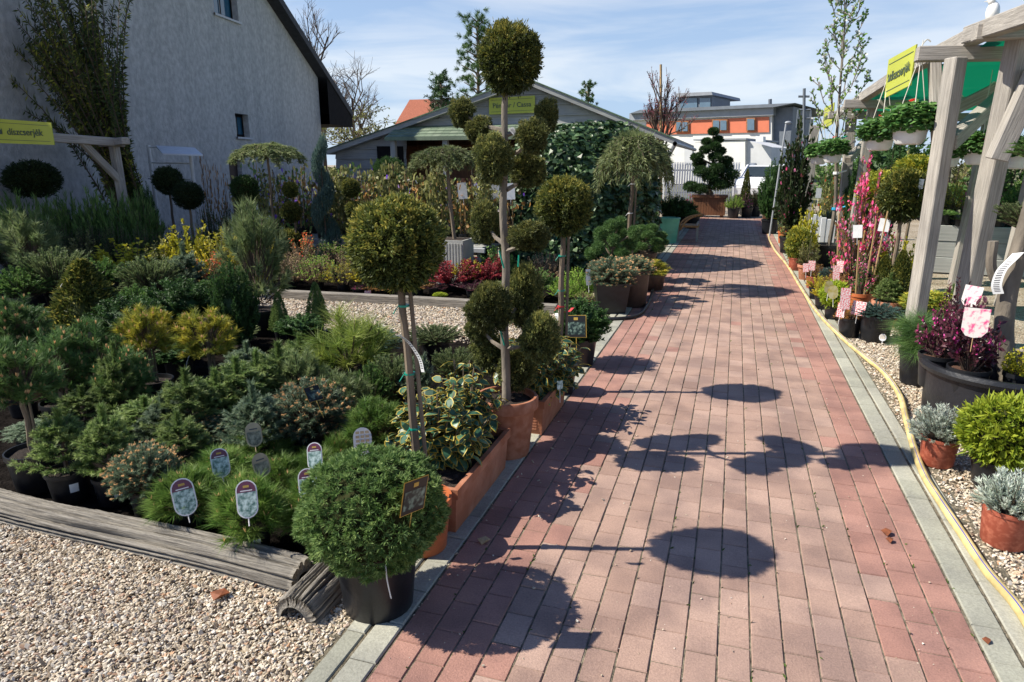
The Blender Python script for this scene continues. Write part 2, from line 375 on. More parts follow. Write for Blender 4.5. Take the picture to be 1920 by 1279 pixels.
def g_shrub(m='green', n=60, nn=26, L=.06, W=.035, ang=.9, start=.25, fl=None, nf=0, fL=.05, up=.25, rx=.5, stem='twig', outline=LEAF, sides=True):
    B = dome(n, .4, .6, rx, .15, .4); A = np.stack([B[:, 0]*.15, B[:, 1]*.15, 0*B[:, 2]], 1)
    M = A+(B-A)*.5+np.stack([B[:, 0]*.1, B[:, 1]*.1, .05+0*B[:, 2]], 1)
    V1, t1 = shoots(A, M, nn//2, L, W, ang, start*2 if start < .5 else .9, outline, tip=.2); V2, t2 = shoots(M, B, nn, L, W, ang, 0, outline, tip=.3)
    parts = [(V1, 0, t1), (V2, 0, t2), (tubes3(A, M, .010, .007), 1, None), (tubes3(M, B, .007, .003), 1, None)]; mm = [m, stem]
    if fl:
        i = rng.integers(0, len(B), nf); u = rng.random((nf, 1))**.6; P = M[i]+(B[i]-M[i])*u+.015*rng.normal(size=(nf, 3)); D = rnd(nf)
        parts.append((rleaf(P, D, fL, fL*.9, ROUND), 2, rng.random(nf))); mm.append(fl)
    return mesh('foliage', parts, mm)
def g_heath(m='brown', n=170, nn=22, m2=None):
    B = dome(n, .25, .72, .48, .2, .35); A = np.stack([B[:, 0]*.5, B[:, 1]*.5, 0*B[:, 2]+.02], 1)
    V, t = shoots(A, B, nn, .045, .016, .6, .3, LEAF, tip=.4)
    parts = [(V, 0, t), (tubes3(A, B, .006, .003), 1, None)]; mm = [m, 'twig']
    if m2:
        V, t = shoots(A+(B-A)*.75, B, 7, .04, .022, .8, 0, LEAF); parts.append((V, 2, t)); mm.append(m2)
    return mesh('foliage', parts, mm)
def g_variegated(n=70, nn=11):
    B = dome(n, .42, .56, .5, .06, .5); A = np.stack([B[:, 0]*.12, B[:, 1]*.12, 0*B[:, 2]], 1)
    m = len(A); u = .3+.7*rng.random(m*nn); AA = np.repeat(A, nn, 0); BB = np.repeat(B, nn, 0)
    P = AA+(BB-AA)*u[:, None]; ax = unit(BB-AA); a = (.7+.7*rng.random(m*nn))[:, None]
    D = unit(ax*np.cos(a)+perp(ax)*np.sin(a)+np.array([0, 0, -.35])); N = unit(np.array([0, 0, .8])+unit(P)*.6+.55*rng.normal(size=P.shape)); N = unit(N-D*(N*D).sum(1)[:, None])
    L = .15*(.55+.7*rng.random(m*nn)); W = L*.62
    out = [(0, 0, 0), (.12, .30, .05), (.38, .48, .12), (.7, .36, .08), (1, 0, -.12), (.7, -.36, .08), (.38, -.48, .12), (.12, -.30, .05)]
    inn = [(.04, 0, 0), (.15, .22, .04), (.38, .38, .10), (.66, .27, .065), (.90, 0, -.09), (.66, -.27, .065), (.38, -.38, .10), (.15, -.22, .04)]
    Vo = leaf(P, D, N, L, W, out); parts = []
    for s in (.02, -.02): parts.append((leaf(P+N*(s*W)[:, None], D, N, L, W, inn), 1, rng.random(m*nn)))
    Vi = leaf(P, D, N, L, W, inn)
    for k in range(8):
        j = (k+1) % 8; parts.append((np.stack([Vo[:, k], Vo[:, j], Vi[:, j], Vi[:, k]], 1), 0, rng.random(m*nn)))
    parts.append((tubes3(A, B, .014, .006), 2, None))
    return mesh('foliage', parts, ['margin', 'heart', 'bark'])
def g_climber(m='green', nn=420, fl=None, nf=0, m2=None):
    z = np.sort(rng.random(nn)); P = np.stack([.17*rng.normal(size=nn), .17*rng.normal(size=nn), z*.95], 1)
    parts = [(rleaf(P, unit(rnd(nn)+np.array([0, 0, -.2])), .10*(.6+.8*rng.random(nn)), .065, OVAL), 0, rng.random(nn)),
        (tube([(.05*sin(q*9), .05*cos(q*7), q*.95) for q in np.linspace(0, 1, 12)], .012, 4), 1, None), (tube([(-.08+.06*sin(q*8), .06*cos(q*11), q*.8) for q in np.linspace(0, 1, 12)], .01, 4), 1, None)]; mm = [m, 'twig']
    if fl:
        P = np.stack([.25*rng.normal(size=nf), .25*rng.normal(size=nf), rng.random(nf)], 1); parts.append((rleaf(P, rnd(nf), .08, .07, ROUND), 2, rng.random(nf))); mm.append(fl)
    return mesh('foliage', parts, mm)
def g_weeping(m='larch', n=240):
    A, B = [], []
    for i in range(n):
        a = 2*pi*random.random(); r = .5*random.random()**.6; dr = .25+.75*random.random()
        p = np.array([0, 0, .86+.06*random.random()]); z0 = .93-.22*(r/.5)**2+.06*random.gauss(0, 1)
        pts = [p, np.array([cos(a)*r*.45, sin(a)*r*.45, .97-.03*random.random()]), np.array([cos(a)*r*.8, sin(a)*r*.8, z0]), np.array([cos(a+.1)*r, sin(a+.1)*r, z0-.10*dr]), np.array([cos(a+.15)*r*1.10, sin(a+.15)*r*1.10, z0-.34*dr*(r/.5)])]
        for q in range(4): A.append(pts[q]); B.append(pts[q+1])
    A = np.array(A); B = np.array(B); V, t = shoots(A, B, 30, .07, .014, .85, 0, droop=.05)
    return mesh('foliage', [(V, 0, t), (tubes3(A, B, .006, .004), 1, None)], [m, 'twig'])
def g_spiral(m='juniper_blue', n=9000):
    u = rng.random(n); a = u*2*pi*2.3; R = .34*(1-.7*u)+.05; r = .21*(1-.6*u)+.06
    w = rnd(n); P = np.stack([np.cos(a)*R, np.sin(a)*R, .04+.9*u], 1)+w*np.stack([r, r, r*.34], 1)*(.85+.2*rng.random((n, 1)))
    return mesh('foliage', [(rleaf(P, unit(w+.5*rng.normal(size=w.shape)), .06, .018), 0, .2+.6*rng.random(n)+.4*(u-.5)), (tube([(0,0,0), (0,0,.9)], [.03, .01], 5), 1, None)], [m, 'twig'])
def pads(C, R, m, n=900, L=.03, W=.008, sq=.5, extra=()):
    parts = []
    for c, r in zip(C, R):
        u = rnd(n); P = np.array(c)+u*np.array([r, r, r*sq])*(.62+.4*rng.random((n, 1))); D = unit(u*np.array([1, 1, 1.2])+.5*rng.normal(size=u.shape)+np.array([0, 0, .35]))
        parts += [(rleaf(P, D, L, W), 0, rng.random(n)), (ico(c, (r*.62, r*.62, r*.62*sq), 7), 0, None)]
    return mesh('foliage', parts+list(extra), [m, 'bark'])
def g_pompom():
    C, R, X = [], [], []
    for i in range(15):
        a = i*2.4; r = .12+.33*random.random(); z = .22+.7*(i/15)
        if i > 12: r *= .4
        c = (cos(a)*r, sin(a)*r, z); C.append(c); R.append(.10); X.append((tube([(0, 0, max(.05, z-.3)), (cos(a)*r*.6, sin(a)*r*.6, z-.12), c], [.02, .014, .008], 5), 1, None))
    return pads(C, R, 'pine', 900, .065, .010, .9, X)
def g_niwaki():
    C = [(0, 0, .95), (.10, .02, .83), (-.10, .05, .80), (.02, -.1, .73), (-.16, -.1, .68), (.17, .05, .66), (-.28, .0, .57), (.04, -.12, .57), (.26, -.06, .52), (-.2, .1, .47), (.3, .1, .42), (.05, -.2, .41), (-.22, -.14, .36), (.36, -.1, .31), (.12, .1, .31), (-.05, -.18, .27), (-.36, 0, .13), (.32, .05, .18), (.1, -.2, .16), (-.2, -.1, .1)]
    R = [.09, .09, .09, .1, .1, .1, .12, .13, .12, .12, .15, .14, .15, .17, .15, .15, .15, .17, .16, .15]
    X = [(tube([(.05, 0, 0), (-.05, 0, .2), (.05, 0, .45), (0, 0, .7), (0, 0, .93)], [.05, .045, .035, .02, .01], 6), 1, None)]
    X += [(tube([(0, 0, c[2]-.1), c], [.018, .008], 4), 1, None) for c in C]
    return pads(C, R, 'dark_yew', 1200, .045, .010, .42, X)
def g_ivymound(n=15000):
    u = rnd(n*2); u = u[u[:, 2] > -.7][:n]; k = rng.normal(size=(5, 3))*4; hz = np.maximum(np.linalg.norm(u[:, :2], axis=1), 1e-3); fl_ = np.where(u[:, 2] < 0, 1/hz, 1.)
    P = u*np.stack([.5*fl_, .5*fl_, .62+0*fl_], 1)*(.9+.1*np.sin(u@k.T).sum(1)/2+.08*rng.random(len(u)))[:, None]; P[:, 2] += .38
    ok = P[:, 2] > 0; P = P[ok]; u = u[ok]
    D = unit(np.array([0, 0, -1.])+u*.35+.6*rng.normal(size=u.shape)); N = unit(u+np.array([0, 0, .5])+.45*rng.normal(size=u.shape)); N = unit(N-D*(N*D).sum(1)[:, None])
    s = .031*(.6+.7*rng.random(len(u)))
    c = lathe([(.40, 0), (.42, .3), (.34, .62), (.18, .82), (.001, .88)])
    return mesh('foliage', [(leaf(P, D, N, s, s*1.0, IVY), 0, rng.random(len(u))), (c, 0, None)], ['ivy'])
def g_geranium(n=900, nf=26):
    P = dome(n, .35, .55, .5, .0, .35); u = unit(P-np.array([0, 0, .3])); D = unit(np.array([0, 0, -.4])+u*.6+.7*rng.normal(size=u.shape)); N = unit(u+np.array([0, 0, .6])+.4*rng.normal(size=u.shape)); N = unit(N-D*(N*D).sum(1)[:, None])
    s = .12*(.6+.6*rng.random(len(P)))
    parts = [(leaf(P, D, N, s, s, ROUND), 0, rng.random(len(P))), (tubes3(P*.2, P, .006, .004), 1, None)]
    f = np.array([[.12, -.2, .95], [-.3, -.1, .55]])
    F_ = np.repeat(f, nf, 0)+.035*rng.normal(size=(2*nf, 3)); parts.append((rleaf(F_, rnd(2*nf), .05, .05, ROUND), 2, rng.random(2*nf)))
    return mesh('foliage', parts, ['geranium', 'green', 'redflower'])
def g_lavender(m='grey', n=170, nn=30):
    B = dome(n, .3, .66, .48, .15, .35); A = B*np.array([.3, .3, .05])
    V, t = shoots(A, B, nn, .10, .020, .45, .35, LEAF, tip=.4)
    return mesh('foliage', [(V, 0, t), (tubes3(A, B, .007, .004), 1, None)], [m, 'twig'])
def g_bamboo(n=120):
    parts = []; A, B = [], []
    for i in range(n):
        a = random.random()*2*pi; r = .1*random.random(); lean = .42*random.random()**1.2; h = .62+.38*random.random()
        b = random.random()*2*pi
        p = [np.array([cos(a)*r+cos(b)*lean*q**2, sin(a)*r+sin(b)*lean*q**2, h*(q-.12*q**4*lean*2)]) for q in np.linspace(0, 1, 6)]
        parts.append((tube(p, [.006, .006, .005, .004, .003, .002], 3), 1, None))
        for q in range(0, 5): A.append(p[q]); B.append(p[q+1])
    A = np.array(A); B = np.array(B); V, t = shoots(A, B, 60, .030, .0065, 1.0, 0, LEAF, droop=.2)
    z = V[:, 0, 2]
    parts.append((V, 0, t*.7+.25*(rng.random(len(z)) < .25)))
    return mesh('foliage', parts, ['bamboo', 'twig'])
def branching(h, levels=4, r0=.02, spread=.6, up=.5, nk=3, trunk=.35, seed=1, wig=.15):
    R = random.Random(seed); segs = []; tips = []
    def go(p, d, l, r, lv):
        q = p+d*l; segs.append((p, q, r, r*.7)); 
        if lv == 0: tips.append((p, q)); return
        for i in range(nk if lv < levels else nk+2):
            nd = d+spread*np.array([R.gauss(0, 1), R.gauss(0, 1), R.gauss(0, .6)])+np.array([0, 0, up*.5]); nd /= np.linalg.norm(nd)
            f = .35+.65*R.random() if lv == levels else .5+.5*R.random()
            go(p+d*l*f, nd, l*(.55+.3*R.random())*(trunk*1.6 if lv == levels else 1), r*.55, lv-1)
        if lv == levels: go(q, d, l*.5, r*.6, lv-1)
    go(np.zeros(3), np.array([0, 0, 1.]), h*.5, r0, levels)
    A = np.array([s[0] for s in segs]); B = np.array([s[1] for s in segs]); ra = np.array([s[2] for s in segs]); rb = np.array([s[3] for s in segs])
    return A, B, ra, rb, np.array([t[0] for t in tips]), np.array([t[1] for t in tips])
# ------------------------------------------------------------------ pots, one unit wide and high
def pot_mesh(kind):
    if kind == 'black': return mesh('pot', [(lathe([(.001, 0), (.38, 0), (.39, .03), (.47, .88), (.5, .88), (.5, 1), (.47, 1), (.45, .86)]), 0, None)], ['black_plastic'], True)
    if kind == 'terracotta': return mesh('pot', [(lathe([(.001, 0), (.34, 0), (.36, .04), (.44, .80), (.5, .82), (.5, .97), (.48, 1), (.44, 1), (.43, .86)]), 0, None)], ['terracotta'], True)
    if kind == 'red': return mesh('pot', [(lathe([(.001, 0), (.40, 0), (.42, .04), (.48, .9), (.5, .9), (.5, 1), (.46, 1), (.45, .86)]), 0, None)], ['red_clay'], True)
    if kind == 'orange': return mesh('pot', [(lathe([(.001, 0), (.38, 0), (.40, .04), (.47, .85), (.5, .85), (.5, 1), (.46, 1), (.45, .86)]), 0, None)], ['orange_plastic'], True)
    if kind == 'brown': return mesh('pot', [(lathe([(.001, 0), (.38, 0), (.40, .04), (.47, .88), (.5, .88), (.5, 1), (.46, 1), (.45, .86)]), 0, None)], ['brown_plastic'], True)
    if kind == 'basket': return mesh('pot', [(lathe([(.001, 0), (.26, 0), (.34, .05), (.42, .3), (.46, .82), (.5, .84), (.5, 1), (.47, 1), (.44, .84)]), 0, None)], ['white_plastic'], True)
    if kind == 'square':
        q = []
        for (r0, z0), (r1, z1) in zip([(.36, 0), (.46, .94), (.5, .94), (.5, 1), (.44, 1)], [(.46, .94), (.5, .94), (.5, 1), (.44, 1), (.43, .85)]):
            c0 = [(-r0,-r0,z0), (r0,-r0,z0), (r0,r0,z0), (-r0,r0,z0)]; c1 = [(-r1,-r1,z1), (r1,-r1,z1), (r1,r1,z1), (-r1,r1,z1)]
            for i in range(4): j = (i+1) % 4; q.append([c0[i], c0[j], c1[j], c1[i]])
        return mesh('pot', [(np.array(q, float), 0, None)], ['black_plastic'])
PM = {}
def soil_mesh(m='soil', r=.455, z=.88, sq=False):
    n = 24; q = []
    for i in range(n):
        for k in range(4):
            a0, a1 = 2*pi*i/n, 2*pi*(i+1)/n; r0, r1 = r*k/4, r*(k+1)/4
            h = lambda a, rr: (cos(a)*rr, sin(a)*rr, z+.02*sin(5*a+9*rr)+(.03 if rr < r*.9 else 0))
            q.append([h(a0, r0), h(a0, r1), h(a1, r1), h(a1, r0)])
    return mesh('soil', [(np.array(q), 0, None)], [m])
PROTO = {}
BUILD = dict(
    spruce=lambda: g_spruce('spruce'), spruce_blue=lambda: g_spruce('spruce_blue', 5, 6), spruce_bud=lambda: g_spruce('spruce_blue', 5, 7, True, 1., .72), spruce_pillar=lambda: g_cone('spruce', 6000, .07, .02),
    budmound=g_budmound, mugo=lambda: g_mugo('pine'), mugo_gold=lambda: g_mugo('pine_gold', 110, 90, .13, True), mugo_dense=lambda: g_mugo('pine_bright', 140, 70, .15, False), grasspine=g_grasspine,
    pine_yellow=g_longpine, pine_long=lambda: g_mugo('juniper', 75, 90, .13, False, .5), pine_white=lambda: g_longpine('pine', 26, 200, .42, .5),
    juniper=lambda: g_juniper('juniper', 260, .3), juniper_blue=lambda: g_juniper('juniper_blue', 260, .9), juniper_green=lambda: g_juniper('green', 240, .8), spreading=lambda: g_dark('dark_yew', 380),
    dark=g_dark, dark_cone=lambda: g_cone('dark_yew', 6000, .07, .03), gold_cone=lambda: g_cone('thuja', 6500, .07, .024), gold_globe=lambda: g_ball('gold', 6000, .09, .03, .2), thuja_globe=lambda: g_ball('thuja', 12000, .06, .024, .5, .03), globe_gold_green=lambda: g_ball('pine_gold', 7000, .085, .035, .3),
    yellow=lambda: g_shrub('yellow', 50, 22, .07, .05), lime=lambda: g_ball('lime', 5200, .095, .036, .3, .1), fresh=lambda: g_heath('fresh', 200, 26), green=lambda: g_shrub('green', 60, 30, .06, .035), olive=lambda: g_shrub('olive', 55, 26, .06, .03), gold_shrub=lambda: g_shrub('gold', 55, 24, .055, .035),
    red=lambda: g_shrub('red', 75, 34, .05, .032), bronze=lambda: g_shrub('bronze', 55, 26, .055, .035), nandina=lambda: g_shrub('bronze', 45, 26, .07, .03), brown=lambda: g_heath('brown', 150, 16), brown_green=lambda: g_heath('brown', 150, 12, 'fresh'), twiggy_gold=lambda: g_heath('olive', 130, 12, 'gold'), purple=lambda: g_shrub('purple', 38, 15, .10, .05, fl='magenta', nf=150, fL=.05, outline=OVAL), purple_small=lambda: g_shrub('purple', 45, 24, .06, .03),
    orange=lambda: g_shrub('olive', 45, 14, .05, .025, fl='orange_leaf', nf=200, fL=.05), photinia=lambda: g_shrub('olive', 50, 22, .08, .035, fl='orange_leaf', nf=60, fL=.05), pinkbush=lambda: g_shrub('green', 40, 12, .05, .025, fl='pink', nf=260, fL=.036, rx=.45), pinktall=lambda: g_shrub('bronze', 55, 10, .04, .018, fl='pink', nf=520, fL=.034, rx=.36), heath_dark=lambda: g_heath('dark_yew', 150, 22), rosemary=lambda: g_lavender('green', 150, 34), magenta_low=lambda: g_shrub('green', 40, 14, .07, .04, fl='magenta', nf=260, fL=.06),
    varieg=g_variegated, climber=lambda: g_climber('olive'), climber_red=lambda: g_climber('bronze', 80), climber_violet=lambda: g_climber('green', 60, 'violet', 16), climber_pale=lambda: g_climber('olive', 80, 'white_flower', 8), camellia=lambda: g_shrub('boxwood', 70, 34, .055, .035, fl='pink', nf=60, fL=.035, rx=.34),
    weeping=g_weeping, spiral=g_spiral, pompom=g_pompom, niwaki=g_niwaki, ivy=g_ivymound, geranium=g_geranium, lavender=g_lavender, bamboo=g_bamboo, rosette=g_rosette,
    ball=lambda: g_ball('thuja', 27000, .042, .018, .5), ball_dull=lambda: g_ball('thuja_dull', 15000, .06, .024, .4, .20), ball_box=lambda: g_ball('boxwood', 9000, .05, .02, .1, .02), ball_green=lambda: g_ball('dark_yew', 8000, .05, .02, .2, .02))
def proto(k):
    if k not in PROTO: PROTO[k] = BUILD[k]()
    return PROTO[k]
# ------------------------------------------------------------------ tags
def capsule(w, h, n=10):
    r = w/2; c = [(r*cos(a), h/2-r+r*sin(a)) for a in np.linspace(0, pi, n)]+[(r*cos(a), -h/2+r+r*sin(a)) for a in np.linspace(pi, 2*pi, n)]
    return c
def slab(poly, y, th=0):
    return [[(x, y, z) for x, z in poly]]
def tag_mesh(kind, w, h):
    P = lambda poly, y: np.array([[(x, y, z) for x, z in poly]], float)
    clip = lambda poly, z0, z1: [(x, min(max(z, z0), z1)) for x, z in poly]
    rect = lambda x0, x1, z0, z1: [(x0, z0), (x1, z0), (x1, z1), (x0, z1)]
    st = (tube([(0, .002, -h/2-.03), (0, .002, -h*.3)], .0025, 4), 0, None)
    if kind == 'capsule':
        c = capsule(w, h); i = capsule(w*.88, h-.12*w)
        parts = [(P(c, 0), 0, None), (P(clip(i, h*.18, h), -.001), 1, None), (P(clip(i, -h, h*.18), -.001), 2, None), (P(rect(-w*.14, w*.14, h*.30, h*.36), -.002), 3, None), (P(rect(-w*.28, w*.28, h*.21, h*.235), -.002), 0, None), (P(c[::-1], .001), 4, None), st]
        return mesh('plant_tag', parts, ['tag_rim', 'purple_tag', 'tag_photo', 'tag_gold', 'tag_back'])
    if kind == 'back':
        c = capsule(w, h); i = capsule(w*.84, h-.16*w); return mesh('plant_tag', [(P(c, 0), 0, None), (P(clip(i, -h, h*.12), -.001), 1, None), (P(rect(-w*.25, w*.25, h*.2, h*.25), -.001), 2, None), (P(c[::-1], .001), 0, None), st], ['tag_back', 'tag_photo_faded', 'ink'])
    if kind == 'white':
        c = capsule(w, h); parts = [(P(c, 0), 0, None), (P(c[::-1], .001), 0, None), st]
        for a in range(4):
            for b in range(3): parts.append((P(rect(-w*.36+b*w*.26, -w*.16+b*w*.26, h*.28-a*h*.15, h*.37-a*h*.15), -.001), 1, None))
        return mesh('plant_tag', parts, ['white_paper', 'tag_back'])
    if kind == 'dark':
        parts = [(P(rect(-w/2, w/2, -h/2, h/2), 0), 0, None), (P(rect(-w*.47, w*.47, -h*.48, h*.48), -.001), 1, None), (P(rect(-w*.42, w*.42, -h*.36, h*.2), -.002), 2, None), (P(rect(-w*.1, w*.1, h*.28, h*.4), -.002), 0, None), (P(rect(-w/2, w/2, -h/2, h/2)[::-1], .001), 0, None), (tube([(0, .002, -h/2-.1), (0, .002, -h*.3)], .0025, 4), 0, None)]
        return mesh('plant_tag', parts, ['tag_gold', 'tag_black', 'tag_photo_dark'])
    m = {'pink': 'tag_pink', 'red': 'tag_red', 'yellow': 'tag_yellow', 'slip': 'white_paper', 'photo': 'tag_photo'}[kind]
    c = capsule(w, h) if kind in ('yellow',) else [(-w/2, h/2), (-w/2, -h*.25), (-w*.3, -h*.45), (0, -h/2), (w*.3, -h*.45), (w/2, -h*.25), (w/2, h/2)] if kind == 'pink' else rect(-w/2, w/2, -h/2, h/2)
    return mesh('plant_tag', [(P(c, 0), 0, None), (P(c[::-1], .0015), 0, None), (tube([(0, .002, -h/2-.08), (0, .002, h*.3)], .0022, 4), 1, None)], [m, 'cane' if kind == 'pink' else 'white_paper'])
# ------------------------------------------------------------------ render settings, camera, light
SC.render.engine = 'CYCLES'
SC.cycles.use_denoising = True
SC.cycles.max_bounces = 6; SC.cycles.transparent_max_bounces = 6
SC.view_settings.view_transform = 'Standard'; SC.view_settings.look = 'None'; SC.view_settings.gamma = 1
SC.view_settings.exposure = 0.68
cam = bpy.data.cameras.new('camera'); co_ = bpy.data.objects.new('camera', cam); COL.objects.link(co_)
cam.sensor_width = 36; cam.lens = 36*F/1920; cam.clip_end = 2000; cam.clip_start = .05
co_.location = (0, 0, H); co_.rotation_euler = (pi/2-PITCH, 0, YAW); SC.camera = co_
SUN_EL, SUN_AZ = 45.2, 17.0            # shadows run 14 degrees off the path's normal
sun = bpy.data.lights.new('sun', 'SUN'); so = bpy.data.objects.new('sun', sun); COL.objects.link(so)
sun.energy = 4.9; sun.angle = radians(.55); sun.color = (1, .93, .80)
tosun = Vector((-cos(radians(SUN_AZ))*cos(radians(SUN_EL)), -sin(radians(SUN_AZ))*cos(radians(SUN_EL)), sin(radians(SUN_EL))))
so.rotation_euler = tosun.to_track_quat('Z', 'Y').to_euler()
w = bpy.data.worlds.new('World'); SC.world = w; w.use_nodes = True; N = w.node_tree.nodes; L = w.node_tree.links
bg = N['Background']; sky = N.new('ShaderNodeTexSky'); sky.sky_type = 'NISHITA'; sky.sun_disc = False
sky.sun_elevation = radians(SUN_EL); sky.sun_rotation = math.atan2(tosun.x, tosun.y); sky.air_density = 1.0; sky.dust_density = .6; sky.ozone_density = 2.5
tc = N.new('ShaderNodeTexCoord'); mp = N.new('ShaderNodeMapping'); mp.inputs['Scale'].default_value = (1.2, 2.2, 9); mp.inputs['Rotation'].default_value = (.15, .12, .5)
L.new(tc.outputs['Generated'], mp.inputs[0])
n1 = N.new('ShaderNodeTexNoise'); n1.inputs['Scale'].default_value = 1.7; n1.inputs['Detail'].default_value = 7; n1.inputs['Roughness'].default_value = .55; n1.inputs['Distortion'].default_value = .5
L.new(mp.outputs[0], n1.inputs['Vector'])
r = ramp(N, [(.40, (.0, .0, .0)), (.60, (.95, .95, .95))]); L.new(n1.outputs['Fac'], r.inputs[0])
# thin cirrus and horizon brightness, fading out towards a deep blue zenith
sx = N.new('ShaderNodeSeparateXYZ'); L.new(tc.outputs['Generated'], sx.inputs[0])
band = ramp(N, [(0, (.92, .92, .92)), (.10, (.80, .80, .80)), (.28, (.50, .50, .50)), (.55, (.0, .0, .0))]); L.new(sx.outputs[2], band.inputs[0])
cl = N.new('ShaderNodeMixRGB'); cl.inputs[1].default_value = (3.9, 5.15, 6.8, 1); cl.inputs[2].default_value = (6.9, 7.4, 7.8, 1); L.new(r.outputs[0], cl.inputs[0])
blue = N.new('ShaderNodeMixRGB'); blue.blend_type = 'MULTIPLY'; blue.inputs[0].default_value = 1; blue.inputs[2].default_value = (.55, .72, 1.0, 1); L.new(sky.outputs[0], blue.inputs[1])
mx = N.new('ShaderNodeMixRGB'); L.new(band.outputs[0], mx.inputs[0]); L.new(blue.outputs[0], mx.inputs[1]); L.new(cl.outputs[0], mx.inputs[2])
L.new(mx.outputs[0], bg.inputs['Color']); bg.inputs['Strength'].default_value = .085
# ------------------------------------------------------------------ setting materials
m, N, L, b = newmat('gravel_ground')
tc = N.new('ShaderNodeTexCoord'); v = N.new('ShaderNodeTexVoronoi'); v.inputs['Scale'].default_value = 62; L.new(tc.outputs['Object'], v.inputs['Vector'])
r = ramp(N, [(0, (.17, .13, .09)), (.3, (.34, .28, .205)), (.6, (.43, .37, .285)), (.85, (.52, .475, .40)), (1, (.30, .20, .13))])
sp = N.new('ShaderNodeSeparateColor'); L.new(v.outputs['Color'], sp.inputs[0]); L.new(sp.outputs[0], r.inputs[0])
n = N.new('ShaderNodeTexNoise'); n.inputs['Scale'].default_value = 1.3; n.inputs['Detail'].default_value = 5; L.new(tc.outputs['Object'], n.inputs['Vector'])
r2 = ramp(N, [(.35, (.72, .68, .62)), (.62, (1, 1, 1))]); L.new(n.outputs['Fac'], r2.inputs[0])
mx = N.new('ShaderNodeMixRGB'); mx.blend_type = 'MULTIPLY'; mx.inputs[0].default_value = 1; L.new(r.outputs[0], mx.inputs[1]); L.new(r2.outputs[0], mx.inputs[2]); L.new(mx.outputs[0], b.inputs['Base Color'])
bp = N.new('ShaderNodeBump'); bp.inputs['Strength'].default_value = 1; bp.inputs['Distance'].default_value = .012; bp.invert = True
L.new(v.outputs['Distance'], bp.inputs['Height']); L.new(bp.outputs[0], b.inputs['Normal']); b.inputs['Roughness'].default_value = .85
def attr_mat(name, stops, nscale=40, bump=.3, rough=.8, amt=.35, grime=.3):
    m, N, L, b = newmat(name)
    a = N.new('ShaderNodeAttribute'); a.attribute_name = 't'
    r = ramp(N, stops); L.new(a.outputs['Fac'], r.inputs[0])
    tc = N.new('ShaderNodeTexCoord'); n = N.new('ShaderNodeTexNoise'); n.inputs['Scale'].default_value = nscale; n.inputs['Detail'].default_value = 8; n.inputs['Roughness'].default_value = .7; L.new(tc.outputs['Object'], n.inputs['Vector'])
    r2 = ramp(N, [(.3, (1-amt,)*3), (.7, (1+amt*.3,)*3)]); L.new(n.outputs['Fac'], r2.inputs[0])
    mx = N.new('ShaderNodeMixRGB'); mx.blend_type = 'MULTIPLY'; mx.inputs[0].default_value = 1; L.new(r.outputs[0], mx.inputs[1]); L.new(r2.outputs[0], mx.inputs[2])
    n3 = N.new('ShaderNodeTexNoise'); n3.inputs['Scale'].default_value = 3.5; n3.inputs['Detail'].default_value = 6; L.new(tc.outputs['Object'], n3.inputs['Vector'])
    r3 = ramp(N, [(.38, (1-grime, 1-grime, 1-grime*.9)), (.6, (1, 1, 1))]); L.new(n3.outputs['Fac'], r3.inputs[0])
    mx2 = N.new('ShaderNodeMixRGB'); mx2.blend_type = 'MULTIPLY'; mx2.inputs[0].default_value = 1; L.new(mx.outputs[0], mx2.inputs[1]); L.new(r3.outputs[0], mx2.inputs[2])
    L.new(mx2.outputs[0], b.inputs['Base Color']); b.inputs['Roughness'].default_value = rough
    bp = N.new('ShaderNodeBump'); bp.inputs['Strength'].default_value = bump; bp.inputs['Distance'].default_value = .006; L.new(n.outputs['Fac'], bp.inputs['Height']); L.new(bp.outputs[0], b.inputs['Normal'])
attr_mat('pebble', [(0, (.33, .25, .17)), (.25, (.52, .43, .31)), (.55, (.62, .53, .41)), (.85, (.74, .69, .60)), (.93, (.50, .28, .15)), (1, (.38, .36, .33))], 60, .1, .75, .15, .1)
attr_mat('paver', [(0, (.40, .258, .20)), (.45, (.485, .328, .262)), (.5, (.395, .205, .16)), (1, (.46, .25, .198))], 150, .6, .85, .34, .32)
attr_mat('kerb_stone', [(0, (.36, .36, .29)), (1, (.47, .46, .38))], 110, .5, .9, .35, .25)
mat('joint', (.13, .11, .075), .95, .4, 25, .8, 120, c2=(.28, .24, .17))
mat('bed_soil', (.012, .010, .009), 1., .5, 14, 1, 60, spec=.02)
mat('moss', (.06, .10, .015), .95, .4, 40, .5, 150)
m = mat('stucco', (.48, .475, .46), .92, .17, 11, 1., 30, stretch=(1, 1, .8)); N = m.node_tree.nodes; L = m.node_tree.links; b = N['Principled BSDF']
src = b.inputs['Base Color'].links[0].from_socket; tc = N.new('ShaderNodeTexCoord'); mp = N.new('ShaderNodeMapping'); mp.inputs['Scale'].default_value = (1.6, 1.6, .16); L.new(tc.outputs['Object'], mp.inputs[0])
n = N.new('ShaderNodeTexNoise'); n.inputs['Scale'].default_value = 1.6; n.inputs['Detail'].default_value = 7; L.new(mp.outputs[0], n.inputs['Vector']); r = ramp(N, [(.36, (.70, .71, .72)), (.56, (1, 1, 1))]); L.new(n.outputs['Fac'], r.inputs[0])
mx = N.new('ShaderNodeMixRGB'); mx.blend_type = 'MULTIPLY'; mx.inputs[0].default_value = .45; L.new(src, mx.inputs[1]); L.new(r.outputs[0], mx.inputs[2]); L.new(mx.outputs[0], b.inputs['Base Color'])
mat('dark_roof', (.030, .032, .038), .7, .3, 8, .3, 30)
mat('frame_dark', (.018, .017, .018), .9, .2, spec=.1)
mat('door_brown', (.05, .025, .018), .6, .2)
mat('glass', (.02, .10, .17), .05, .1, 3, spec=.9)  # blue of the reflected sky is put into the base colour
mat('car_glass', (.03, .04, .045), .08, .1, 3, spec=.6)
